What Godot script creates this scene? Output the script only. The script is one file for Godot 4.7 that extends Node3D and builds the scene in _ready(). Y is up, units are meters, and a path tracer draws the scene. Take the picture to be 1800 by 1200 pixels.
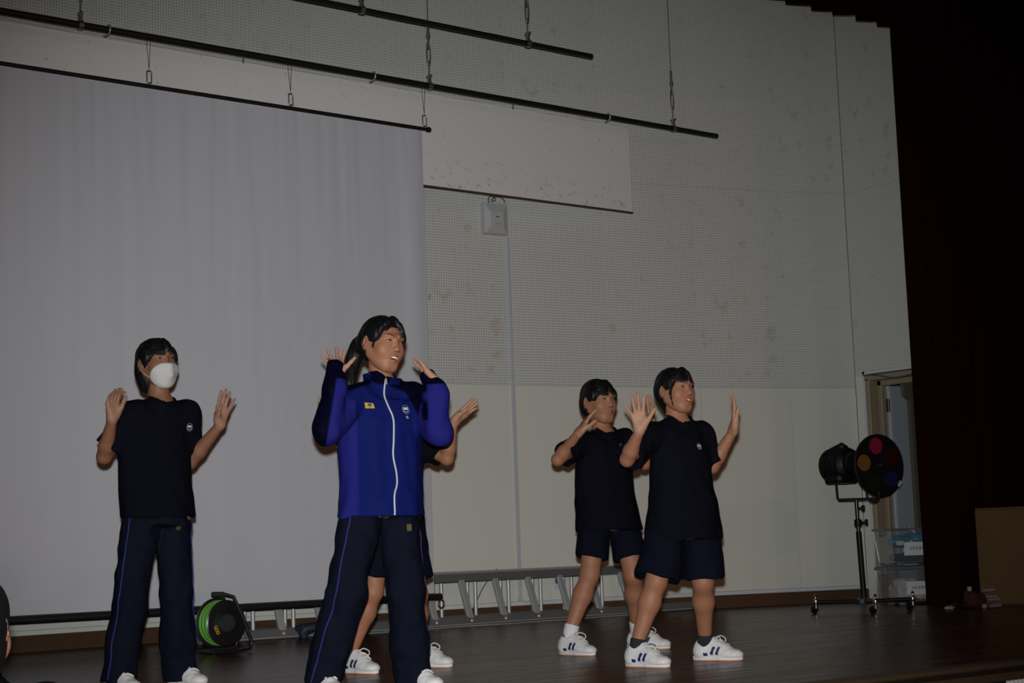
extends Node3D
# A school stage photographed with the camera's flash: five dancers before a white screen.
# World: x runs along the stage front, y is up, the stage lies towards -z. The camera stands in the hall at the origin.

var creases := FastNoiseLite.new()

func _ready() -> void:
	# ------------------------------------------------------------ camera, sky, light, exposure
	var cam := Camera3D.new()
	cam.name = "camera"
	cam.position = Vector3(0, 0.595, 0)
	cam.rotation_degrees = Vector3(7.08, -38.0, -1.95)
	cam.fov = rad_to_deg(2.0 * atan(600.0 / 2900.0))
	cam.near = 0.05
	cam.far = 80.0
	add_child(cam)
	var env := Environment.new()
	env.background_mode = Environment.BG_COLOR
	env.background_color = Color(0.0, 0.0, 0.0)
	env.ambient_light_source = Environment.AMBIENT_SOURCE_DISABLED
	env.tonemap_mode = Environment.TONE_MAPPER_LINEAR
	env.tonemap_exposure = 1.0
	env.sdfgi_enabled = true
	env.ssao_enabled = true
	env.ssil_enabled = true
	var we := WorldEnvironment.new()
	we.name = "environment"
	we.environment = env
	add_child(we)
	# the camera's own flash, a hand's breadth above the lens
	var flash := SpotLight3D.new()
	flash.name = "camera_flash"
	flash.position = cam.position + cam.basis * Vector3(-0.008, 0.09, 0.0)
	flash.basis = cam.basis * Basis(Vector3.UP, deg_to_rad(1.3)) * Basis(Vector3.RIGHT, deg_to_rad(-3.0))
	flash.light_energy = 57.0
	flash.light_color = Color(0.965, 0.985, 1.0)
	flash.light_size = 0.02
	flash.spot_range = 60.0
	flash.spot_attenuation = 2.0
	flash.spot_angle = 25.0
	flash.spot_angle_attenuation = 1.0
	flash.shadow_enabled = true
	add_child(flash)
	# dim hall lamps high above the audience
	var lamp_m := StandardMaterial3D.new()
	lamp_m.resource_name = "lamp_glow"
	lamp_m.emission_enabled = true
	lamp_m.emission = Color(1.0, 0.74, 0.55)
	lamp_m.emission_energy_multiplier = 0.6
	for k in 2:
		var lf := thing("hall_lamp", ["hanging lamp panel of the hall, nearer the stage's left", "hanging lamp panel of the hall, nearer the stage's right"][k], "lamp", Vector3(2.0 + 7.0 * k, 6.4, 13.0))
		put(lf, "case", box_mesh(Vector3(1.3, 0.06, 0.4), 0.005), mat("lamp_case", 0.5, 0.5, 0.5, 0.5))
		for sx in [-0.5, 0.5]:
			put(lf, "hanger", tube_mesh([Vector3(sx, 0.02, 0), Vector3(sx, 1.8, 0)], 0.008, 6), mat("lamp_case", 0.5, 0.5, 0.5, 0.5))
		put(lf, "diffuser", box_mesh(Vector3(1.2, 0.02, 0.3), 0.003), lamp_m, Vector3(0, -0.04, 0))
		var al := AreaLight3D.new()
		al.name = "hall_lamp_light"
		al.area_size = Vector2(1.2, 0.3)
		al.light_energy = 38.0
		al.light_color = Color(1.0, 0.74, 0.55)
		al.shadow_enabled = true
		al.area_range = 40.0
		al.position = Vector3(0, -0.07, 0)
		al.rotation_degrees = Vector3(-90, 0, 0)
		lf.add_child(al)

	creases.seed = 5
	creases.frequency = 1.0
	creases.fractal_octaves = 2

	build_room()
	build_stage_things()
	build_people()

const MASKED := {
	"at": Vector3(3.401, 0, -7.157),
	"head": Vector3(0.052, 1.511, 0.020),
	"neck": Vector3(0.062, 1.332, 0.000),
	"chest": Vector3(0.045, 1.182, 0.000),
	"pelvis": Vector3(0.045, 0.810, 0.000),
	"shR": Vector3(-0.046, 1.265, 0.110),
	"elR": Vector3(-0.171, 1.068, 0.130),
	"wrR": Vector3(-0.104, 1.230, 0.250),
	"shL": Vector3(0.168, 1.274, -0.100),
	"elL": Vector3(0.173, 1.046, -0.130),
	"wrL": Vector3(0.337, 1.209, -0.030),
	"hipR": Vector3(-0.015, 0.829, 0.050),
	"knR": Vector3(-0.061, 0.443, 0.090),
	"anR": Vector3(-0.124, 0.087, 0.040),
	"hipL": Vector3(0.109, 0.827, -0.050),
	"knL": Vector3(0.118, 0.434, -0.030),
	"anL": Vector3(0.146, 0.091, -0.060),
	"footR": Vector3(-0.096, 0.000, 0.112),
	"footL": Vector3(0.154, 0.000, -0.093),
	"torso": [[0.783, 0.050, 0.000, 0.169, 0.142], [0.916, 0.038, 0.000, 0.173, 0.135], [1.076, 0.034, 0.000, 0.178, 0.117], [1.169, 0.038, 0.000, 0.182, 0.113], [1.249, 0.054, 0.000, 0.173, 0.090]], "yaw": 38,
}
const JACKET := {
	"at": Vector3(3.887, 0, -6.018),
	"head": Vector3(0.082, 1.489, 0.030),
	"neck": Vector3(0.063, 1.332, 0.000),
	"chest": Vector3(0.058, 1.104, 0.000),
	"pelvis": Vector3(0.051, 0.810, 0.000),
	"shR": Vector3(-0.043, 1.242, 0.100),
	"elR": Vector3(-0.139, 1.100, 0.260),
	"wrR": Vector3(-0.095, 1.329, 0.270),
	"shL": Vector3(0.215, 1.249, -0.080),
	"elL": Vector3(0.313, 1.097, 0.080),
	"wrL": Vector3(0.308, 1.308, 0.100),
	"hipR": Vector3(-0.013, 0.830, 0.050),
	"knR": Vector3(-0.093, 0.429, 0.110),
	"anR": Vector3(-0.193, 0.078, 0.030),
	"hipL": Vector3(0.126, 0.828, -0.050),
	"knL": Vector3(0.147, 0.418, -0.020),
	"anL": Vector3(0.172, 0.082, -0.070),
	"footR": Vector3(-0.194, 0.000, 0.061),
	"footL": Vector3(0.193, 0.000, -0.092),
	"torso": [[0.741, 0.055, 0.000, 0.183, 0.157], [0.883, 0.061, 0.000, 0.183, 0.146], [1.030, 0.056, 0.000, 0.193, 0.135], [1.153, 0.064, 0.000, 0.195, 0.129], [1.239, 0.081, 0.000, 0.183, 0.095]], "yaw": 28,
}
const HIDDEN := {
	"at": Vector3(4.622, 0, -6.946),
	"head": Vector3(0.021, 1.351, 0.020),
	"neck": Vector3(0.016, 1.209, 0.000),
	"chest": Vector3(0.012, 1.043, 0.000),
	"pelvis": Vector3(0.003, 0.701, 0.000),
	"shR": Vector3(-0.106, 1.141, 0.100),
	"elR": Vector3(-0.190, 1.073, 0.100),
	"wrR": Vector3(-0.282, 1.236, 0.160),
	"shL": Vector3(0.147, 1.136, -0.090),
	"elL": Vector3(0.286, 1.046, -0.020),
	"wrL": Vector3(0.326, 1.221, 0.050),
	"hipR": Vector3(-0.055, 0.703, 0.050),
	"knR": Vector3(-0.092, 0.397, 0.100),
	"anR": Vector3(-0.166, 0.125, 0.040),
	"hipL": Vector3(0.063, 0.700, -0.050),
	"knL": Vector3(0.123, 0.373, 0.000),
	"anL": Vector3(0.142, 0.126, -0.050),
	"footR": Vector3(-0.171, 0.000, 0.071),
	"footL": Vector3(0.165, 0.000, -0.194),
	"torso": [[0.574, 0.007, 0.000, 0.159, 0.133], [0.786, 0.008, 0.000, 0.164, 0.108], [0.986, 0.010, 0.000, 0.169, 0.108], [1.071, 0.015, 0.000, 0.168, 0.101], [1.128, 0.028, 0.000, 0.153, 0.076]], "yaw": 38,
}
const BOY := {
	"at": Vector3(6.016, 0, -6.973),
	"head": Vector3(0.027, 1.386, 0.020),
	"neck": Vector3(0.043, 1.215, 0.000),
	"chest": Vector3(0.036, 1.050, 0.000),
	"pelvis": Vector3(0.048, 0.719, 0.000),
	"shR": Vector3(-0.084, 1.150, 0.100),
	"elR": Vector3(-0.223, 1.052, 0.260),
	"wrR": Vector3(-0.105, 1.194, 0.200),
	"shL": Vector3(0.168, 1.166, -0.100),
	"elL": Vector3(0.267, 1.027, 0.000),
	"wrL": Vector3(0.319, 1.234, 0.050),
	"hipR": Vector3(-0.019, 0.752, 0.050),
	"knR": Vector3(-0.065, 0.434, 0.100),
	"anR": Vector3(-0.155, 0.133, 0.030),
	"hipL": Vector3(0.128, 0.749, -0.050),
	"knL": Vector3(0.176, 0.418, 0.020),
	"anL": Vector3(0.171, 0.132, -0.140),
	"footR": Vector3(-0.155, 0.000, 0.157),
	"footL": Vector3(0.256, 0.000, -0.162),
	"torso": [[0.666, 0.054, 0.000, 0.187, 0.161], [0.829, 0.040, 0.000, 0.187, 0.149], [1.019, 0.040, 0.000, 0.184, 0.121], [1.098, 0.041, 0.000, 0.178, 0.107], [1.151, 0.053, 0.000, 0.165, 0.082]], "yaw": 38,
}
const GIRL := {
	"at": Vector3(5.603, 0, -5.938),
	"head": Vector3(0.040, 1.334, 0.020),
	"neck": Vector3(0.041, 1.189, 0.000),
	"chest": Vector3(0.043, 1.041, 0.000),
	"pelvis": Vector3(0.056, 0.733, 0.000),
	"shR": Vector3(-0.103, 1.111, 0.110),
	"elR": Vector3(-0.232, 0.986, 0.270),
	"wrR": Vector3(-0.175, 1.114, 0.380),
	"shL": Vector3(0.172, 1.116, -0.100),
	"elL": Vector3(0.219, 0.957, -0.130),
	"wrL": Vector3(0.322, 1.127, -0.050),
	"hipR": Vector3(-0.024, 0.730, 0.050),
	"knR": Vector3(-0.103, 0.410, 0.100),
	"anR": Vector3(-0.178, 0.121, 0.020),
	"hipL": Vector3(0.131, 0.726, -0.050),
	"knL": Vector3(0.135, 0.393, -0.030),
	"anL": Vector3(0.142, 0.131, -0.100),
	"footR": Vector3(-0.166, 0.000, 0.112),
	"footL": Vector3(0.206, 0.000, -0.179),
	"torso": [[0.601, 0.051, 0.000, 0.185, 0.162], [0.761, 0.055, 0.000, 0.179, 0.147], [0.929, 0.049, 0.000, 0.177, 0.124], [1.040, 0.047, 0.000, 0.171, 0.106], [1.111, 0.047, 0.000, 0.154, 0.077]], "yaw": 38,
}
const ZIP := [Vector3(0.093, 1.328, 0.150), Vector3(0.086, 1.262, 0.150), Vector3(0.102, 1.213, 0.150), Vector3(0.125, 1.152, 0.150), Vector3(0.125, 1.067, 0.150), Vector3(0.121, 0.995, 0.150), Vector3(0.133, 0.923, 0.150), Vector3(0.135, 0.874, 0.150), Vector3(0.124, 0.827, 0.150), Vector3(0.124, 0.755, 0.150), Vector3(0.122, 0.743, 0.150)]
# ---------------------------------------------------------------- people
var face_frame := Transform3D.IDENTITY   # head frame of the person being built, for lips and cheeks
var face_size := 1.0
var dress := {}
var palm_at := Vector3.ZERO
var palm_to := Vector3.ZERO

# natural colour of skin and dyed cloth at a point (linear)
func tint(kind: int, p: Vector3) -> Color:
	if kind == 1 or kind == 4:
		var tone: float = dress.get("tone", 1.0)
		var c := Color(0.285 * tone, 0.122 * tone, 0.066 * tone)
		if kind == 4:
			# palms are paler than the backs of the hands
			c = c.lerp(Color(0.37 * tone, 0.19 * tone, 0.118 * tone), clampf((p - palm_at).dot(palm_to) / 0.012 + 0.3, 0.0, 1.0))
		var q := face_frame.affine_inverse() * p / face_size
		var lip := Vector3(q.x / 0.024, (q.y + 0.0635) / 0.0115, 0).length()
		if q.z > 0.05 and lip < 1.0 and dress.get("lips", true):
			c = c.lerp(Color(0.30, 0.085, 0.070), clampf((1.0 - lip) * 3.0, 0.0, 0.8))
		var n := creases.get_noise_3dv(p * 35.0)
		return Color(c.r * (1.0 + 0.06 * n), c.g * (1.0 + 0.07 * n), c.b * (1.0 + 0.07 * n))
	if kind == 2:
		# track jacket: royal blue with a navy yoke, navy stripe down each sleeve, navy cuffs and collar front
		var royal := Color(0.0075, 0.0105, 0.082)
		var side := Color(0.014, 0.0155, 0.125)
		var navy := Color(0.0028, 0.0038, 0.0085)
		var d: Dictionary = dress
		for s in ["R", "L"]:
			var wr: Vector3 = d["wr" + s]
			var el: Vector3 = d["el" + s]
			var ax := (wr - el).normalized()
			var along := (p - el).dot(ax)
			var rr := p - el - ax * along
			var far := el.distance_to(wr)
			if rr.length() < 0.085 and along > -0.07:
				var cuff := along - far + 0.012
				var out := rr.dot(Vector3(-1, 0, 0.12)) + 0.002 if s == "R" else minf(rr.dot(Vector3(-1, 0, 0.0)) - 0.036, minf(0.064 - rr.length(), along - 0.05))
				return side.lerp(navy, clampf(maxf(cuff, out) / 0.006 + 0.5, 0.0, 1.0))
			if s == "R" and (p - el).length() < 0.09 and along <= -0.0:
				return side.lerp(navy, clampf((rr.dot(Vector3(-1, 0, 0.12)) + 0.002) / 0.006 + 0.5, 0.0, 1.0))
		var q: Vector3 = p - d["neck"]
		# standing collar: navy at the front, blue flaps at its sides
		if q.y > -0.026 and Vector2(q.x, q.z).length() < 0.086:
			return royal.lerp(navy, clampf((minf(q.x + 0.036, 0.046 - q.x)) / 0.006 + 0.5, 0.0, 1.0))
		# yoke: a line falling from the collar to the armpits
		var low := 0.0
		var e := 0.0
		if q.x < 0.0:
			var x := -q.x
			low = -0.026 - 0.37 * (x - 0.032) - 3.0 * maxf(x - 0.125, 0.0)
			e = minf(q.y - low, x - 0.030)
		else:
			low = -0.034 - 0.40 * (q.x - 0.047) - 1.55 * maxf(q.x - 0.112, 0.0)
			e = minf(q.y - low, q.x - 0.045)
		var base := royal.lerp(side, maxf(clampf((-0.090 - q.x) / 0.008 + 0.5, 0.0, 1.0) * clampf((-0.10 - q.y) / 0.01, 0.0, 1.0), clampf((q.x - 0.172) / 0.008, 0.0, 1.0)))
		return base.lerp(navy, clampf(e / 0.006 + 0.5, 0.0, 1.0))
	if kind == 3:
		return Color(0.62, 0.60, 0.56)
	return Color.WHITE

func joined(a: Dictionary, b: Dictionary) -> Dictionary:
	var o := a.duplicate()
	o.merge(b, true)
	return o

# prims of one hand. dir: wrist to fingers, nrm: where the palm looks, thumb: the thumb's side
func hand_prims(wr: Vector3, dir: Vector3, nrm: Vector3, thumb: Vector3, curl: Array, spread: Array, th: Array, s := 1.0, arm := Vector3.ZERO) -> Array:
	var d := dir.normalized()
	var n := (nrm - d * nrm.dot(d)).normalized()
	var l := (thumb - d * thumb.dot(d))
	l = (l - n * l.dot(n)).normalized()
	var out := []
	var base_l := [0.082, 0.086, 0.082, 0.073]
	var base_o := [0.027, 0.0085, -0.0095, -0.026]
	var bones := [[0.038, 0.024, 0.019], [0.042, 0.027, 0.020], [0.039, 0.025, 0.019], [0.031, 0.019, 0.017]]
	var rad := [0.0082, 0.0084, 0.0080, 0.0072]
	for k in 4:
		var kn: Vector3 = wr + (d * base_l[k] + l * base_o[k]) * s
		out.append(bar(wr + l * base_o[k] * 0.45 * s + d * 0.016 * s, kn, 0.0125 * s, 0.0112 * s, 0.014 * s))
	if arm != Vector3.ZERO:
		out.append(bar(wr - arm * 0.06, wr, 0.0262 * s, 0.0205 * s, 0.02 * s))
	out.append(bar(wr, wr + d * 0.02 * s, 0.0200 * s, 0.0185 * s, 0.02 * s))
	out.append(bar(wr + (d * 0.02 + l * 0.016 + n * 0.006) * s, wr + (d * 0.05 + l * 0.03 + n * 0.006) * s, 0.016 * s, 0.013 * s, 0.016 * s))
	for k in 4:
		var p: Vector3 = wr + (d * base_l[k] + l * base_o[k]) * s
		var fd := (d * cos(spread[k]) + l * sin(spread[k])).normalized()
		var an := 0.0
		for j in 3:
			an += curl[k] * [0.8, 1.0, 0.8][j]
			var dd := (fd * cos(an) + n * sin(an)).normalized()
			var e: Vector3 = p + dd * bones[k][j] * s
			out.append(bar(p, e, rad[k] * [1.08, 1.0, 0.94][j] * s, rad[k] * [1.0, 0.94, 0.82][j] * s, 0.004 if j > 0 else 0.007))
			p = e
	# thumb: th = [angle from the hand's line, lift towards the palm, bend]
	var t0 := wr + (d * 0.022 + l * 0.022 + n * 0.006) * s
	var td := (d * cos(th[0]) + l * sin(th[0])).normalized()
	td = (td * cos(th[1]) + n * sin(th[1])).normalized()
	var t1 := t0 + td * 0.040 * s
	var td2 := (td * cos(th[2]) + (d * 0.8 - l * 0.3).normalized() * sin(th[2])).normalized()
	var t2 := t1 + td2 * 0.031 * s
	var t3 := t2 + td2 * 0.025 * s
	out.append(bar(t0, t1, 0.0145 * s, 0.0110 * s, 0.014 * s))
	out.append(bar(t1, t2, 0.0105 * s, 0.0098 * s, 0.005 * s))
	out.append(bar(t2, t3, 0.0098 * s, 0.0076 * s, 0.004 * s))
	return out

# prims of a head in its own frame: face towards +z, +x the person's left
func head_prims(h: Dictionary) -> Array:
	var w: float = h.get("wide", 1.0)
	var open: float = h.get("open", 0.0)
	var p := []
	p.append(egg(Vector3(0, 0.020, -0.016), Vector3(0.073 * w, 0.088, 0.092), 0.02))
	p.append(egg(Vector3(0, -0.022, 0.018), Vector3(0.066 * w, 0.085, 0.070), 0.03))
	p.append(egg(Vector3(0, -0.062, 0.030), Vector3(0.053 * w, 0.050, 0.052), 0.03))
	p.append(bar(Vector3(-0.012, -0.100, 0.058), Vector3(0.012, -0.100, 0.058), 0.015, 0.015, 0.03))
	for s in [-1.0, 1.0]:
		p.append(bar(Vector3(0.056 * w * s, -0.050, -0.005), Vector3(0.018 * s, -0.098, 0.050), 0.014, 0.012, 0.03))
		p.append(egg(Vector3(0.037 * w * s, -0.032, 0.056), Vector3(0.026, 0.026, 0.022), 0.025))
		p.append(bar(Vector3(0.012 * s, 0.026, 0.086), Vector3(0.046 * s, 0.024, 0.070), 0.006, 0.005, 0.016))
		p.append(egg(Vector3(0.031 * s, 0.005, 0.098), Vector3(0.018, 0.009, 0.012), 0.012, 1))
	# nose
	p.append(bar(Vector3(0, 0.010, 0.084), Vector3(0, -0.024, 0.098), 0.0065, 0.009, 0.012))
	p.append(egg(Vector3(0, -0.029, 0.0985), Vector3(0.0105, 0.0085, 0.010), 0.008))
	for s in [-1.0, 1.0]:
		p.append(egg(Vector3(0.0115 * s, -0.0325, 0.0905), Vector3(0.0075, 0.0065, 0.009), 0.006))
	# lips
	for s in [-1.0, 1.0]:
		p.append(bar(Vector3((0.023 + 0.004 * open) * s, -0.0605 + 0.0050 * open, 0.0800), Vector3(0.0, -0.0575 + 0.001 * open, 0.0905), 0.0042, 0.0054, 0.006))
		p.append(bar(Vector3((0.020 + 0.004 * open) * s, -0.0640 + 0.003 * open, 0.0800), Vector3(0.0, -0.0690 - 0.005 * open, 0.0870), 0.0045, 0.0060, 0.006))
	if open > 0.0:
		p.append(egg(Vector3(0, -0.0640 - 0.0015 * open, 0.092), Vector3(0.018 + 0.004 * open, 0.0030 + 0.0045 * open, 0.014), 0.003, 1))
		for s in [-1.0, 1.0]:
			p.append(bar(Vector3(0.010 * s, -0.0640, 0.092), Vector3((0.0225 + 0.0045 * open) * s, -0.0612 + 0.0045 * open, 0.086), 0.0030 + 0.0022 * open, 0.0014, 0.003, 1))
	else:
		p.append(egg(Vector3(0, -0.0638, 0.095), Vector3(0.023, 0.0014, 0.010), 0.002, 1))
	# ears
	for s in [-1.0, 1.0]:
		var b := Basis(Vector3.UP, 0.35 * s)
		p.append(egg(Vector3(0.081 * w * s, -0.010, -0.012), Vector3(0.0105, 0.031, 0.0190), 0.006, 0, b))
		p.append(egg(Vector3(0.0935 * w * s, -0.006, -0.006), Vector3(0.009, 0.020, 0.0105), 0.004, 1, b))
	return p

func shrink_to(prims: Array, s: float) -> Array:
	return prims

func smooth_path(p: Array, n: int) -> Array:
	var c := Curve3D.new()
	for k in p.size():
		var a: Vector3 = p[maxi(k - 1, 0)]
		var b: Vector3 = p[mini(k + 1, p.size() - 1)]
		var t := (b - a) / 6.0
		c.add_point(p[k], -t, t)
	var out := []
	for k in n:
		out.append(c.sample_baked(c.get_baked_length() * k / (n - 1.0), true))
	return out

func head_basis(h: Dictionary) -> Basis:
	return Basis(Vector3.UP, deg_to_rad(h.yaw)) * Basis(Vector3.RIGHT, deg_to_rad(h.get("pitch", 0.0))) * Basis(Vector3(0, 0, 1), deg_to_rad(h.get("roll", 0.0)))

# strand of hair as a flattened tapering lock
var scalp := []

func lock(a: Array, r0: float, r1: float, k := 0.008, hug := true) -> Array:
	var out := []
	var pts := smooth_path(a, maxi(4, a.size() * 2))
	if hug:
		var c := Vector3(0, 0.005, 0.0)
		for j in pts.size():
			var d: Vector3 = (pts[j] - c).normalized()
			pts[j] = surface_at(scalp, c + d * 0.17, -d, 0.55 * lerpf(r0, r1, j / (pts.size() - 1.0)))
	for j in pts.size() - 1:
		var e := float(j) / (pts.size() - 1)
		var f := float(j + 1) / (pts.size() - 1)
		out.append(bar(pts[j], pts[j + 1], lerpf(r0, r1, e), lerpf(r0, r1, f), k))
	return out

func hair_prims(style: String, w: float) -> Array:
	var p := []
	scalp = head_prims({"wide": w})
	# cap over the skull
	p.append(egg(Vector3(0, 0.023, -0.022), Vector3(0.0825 * w, 0.0935, 0.0985), 0.02))
	if style == "bob":
		p.append(egg(Vector3(0, -0.045, -0.045), Vector3(0.086 * w, 0.080, 0.070), 0.03))
		p.append(egg(Vector3(0, -0.105, -0.052), Vector3(0.066, 0.035, 0.045), 0.03))
		for s in [-1.0, 1.0]:
			p.append(egg(Vector3(0.073 * w * s, 0.020, 0.010), Vector3(0.020, 0.050, 0.046), 0.02))
	elif style == "long":
		p.append(egg(Vector3(0, -0.050, -0.030), Vector3(0.090 * w, 0.090, 0.085), 0.03))
		p.append(egg(Vector3(0, -0.115, -0.045), Vector3(0.074, 0.045, 0.055), 0.03))
	elif style == "short":
		p.append(egg(Vector3(0, -0.030, -0.050), Vector3(0.080 * w, 0.062, 0.062), 0.03))
		for s in [-1.0, 1.0]:
			p.append(egg(Vector3(0.073 * w * s, 0.024, 0.015), Vector3(0.018, 0.044, 0.045), 0.02))
	elif style == "pony":
		p.append(egg(Vector3(0, -0.010, -0.050), Vector3(0.083 * w, 0.070, 0.066), 0.03))
		for s in [-1.0, 1.0]:
			p.append(egg(Vector3(0.073 * w * s, 0.026, 0.006), Vector3(0.018, 0.042, 0.050), 0.02))
	else:
		p.append(egg(Vector3(0, -0.012, -0.050), Vector3(0.080 * w, 0.066, 0.062), 0.03))
		p.append(egg(Vector3(-0.01, -0.075, -0.052), Vector3(0.035, 0.045, 0.03), 0.03))
		for s in [-1.0, 1.0]:
			p.append(egg(Vector3(0.073 * w * s, 0.026, 0.004), Vector3(0.018, 0.042, 0.048), 0.02))
	# the face is left free
	var low := 0.076 if style == "pony" else (0.060 if style == "tied" else 0.046)
	p.append(egg(Vector3(0, low - 0.110, 0.118), Vector3(0.071 * w, 0.118, 0.082), 0.006, 1))
	# the ears are left free
	for s in ([] if style == "long" else [-1.0, 1.0]):
		p.append(egg(Vector3(0.088 * w * s, -0.016, -0.008), Vector3(0.030, 0.034, 0.024), 0.006, 1))
		p.append(egg(Vector3(0.072 * w * s, -0.060, 0.030), Vector3(0.030, 0.060, 0.036), 0.006, 1))
	# fringes and side locks
	if style == "long":
		pass
	elif style == "bob":
		for x in [-0.064, -0.057, -0.050, -0.042, -0.034, -0.026, -0.018, -0.010, 0.026, 0.034, 0.042, 0.050, 0.058]:
			p += lock([Vector3(x * 0.45, 0.100, 0.045), Vector3(x * 0.9, 0.070, 0.088 - absf(x) * 0.42), Vector3(x * 1.12, 0.020 + absf(x) * 0.10, 0.100 - absf(x) * 0.62)], 0.0105, 0.004)
		p += lock([Vector3(-0.07, 0.02, 0.045), Vector3(-0.079, -0.005, 0.032), Vector3(-0.080, -0.03, 0.018)], 0.012, 0.004)
	elif style == "short":
		for x in [-0.066, -0.060, -0.053, -0.046, -0.039, -0.032, -0.025, -0.018, -0.010, 0.020, 0.030, 0.040, 0.050, 0.060]:
			p += lock([Vector3(x * 0.4, 0.104, 0.045), Vector3(x * 0.85, 0.072, 0.090 - absf(x) * 0.42), Vector3(x * 1.12 - 0.004, 0.024 + absf(x) * 0.12, 0.101 - absf(x) * 0.62)], 0.0105, 0.004)
	elif style == "pony":
		# middle parting, both sides swept down before the ears
		p += lock([Vector3(0.004, 0.104, 0.040), Vector3(-0.034, 0.090, 0.060), Vector3(-0.062, 0.050, 0.046), Vector3(-0.076, 0.005, 0.034), Vector3(-0.078, -0.040, 0.030)], 0.014, 0.003)
		p += lock([Vector3(-0.01, 0.098, 0.052), Vector3(-0.046, 0.076, 0.060), Vector3(-0.068, 0.030, 0.044)], 0.010, 0.004)
		p += lock([Vector3(0.008, 0.104, 0.044), Vector3(0.036, 0.090, 0.064), Vector3(0.060, 0.048, 0.064), Vector3(0.073, 0.000, 0.052), Vector3(0.075, -0.040, 0.045), Vector3(0.070, -0.062, 0.042)], 0.014, 0.004)
		p += lock([Vector3(0.0, 0.010, -0.100), Vector3(-0.02, -0.01, -0.130), Vector3(-0.03, -0.07, -0.150), Vector3(-0.045, -0.13, -0.135), Vector3(-0.06, -0.18, -0.115)], 0.036, 0.020, 0.02, false)
	else:
		for x in [-0.052, -0.040, -0.030, -0.020, -0.008, 0.004]:
			p += lock([Vector3(x * 0.4 + 0.004, 0.104, 0.046), Vector3(x * 0.95, 0.078, 0.088 - absf(x) * 0.36), Vector3(x * 1.08 - 0.003, 0.034 + absf(x) * 0.10, 0.102 - absf(x) * 0.55)], 0.0085, 0.0035)
		p += lock([Vector3(0.012, 0.106, 0.046), Vector3(0.044, 0.085, 0.064), Vector3(0.068, 0.040, 0.050), Vector3(0.075, 0.000, 0.040)], 0.015, 0.004)
		p += lock([Vector3(-0.058, 0.060, 0.050), Vector3(-0.074, 0.015, 0.044), Vector3(-0.077, -0.040, 0.040), Vector3(-0.066, -0.092, 0.040)], 0.010, 0.0028)
	return p

func hand_of(p: Dictionary, s: String) -> Array:
	var h: Array = p["hand" + s]
	return hand_prims(p["wr" + s], h[0], h[1], h[2], h[3], h[4], h[5], p.get("hand_size", 1.0), (p["wr" + s] - p["el" + s]).normalized())

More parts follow.
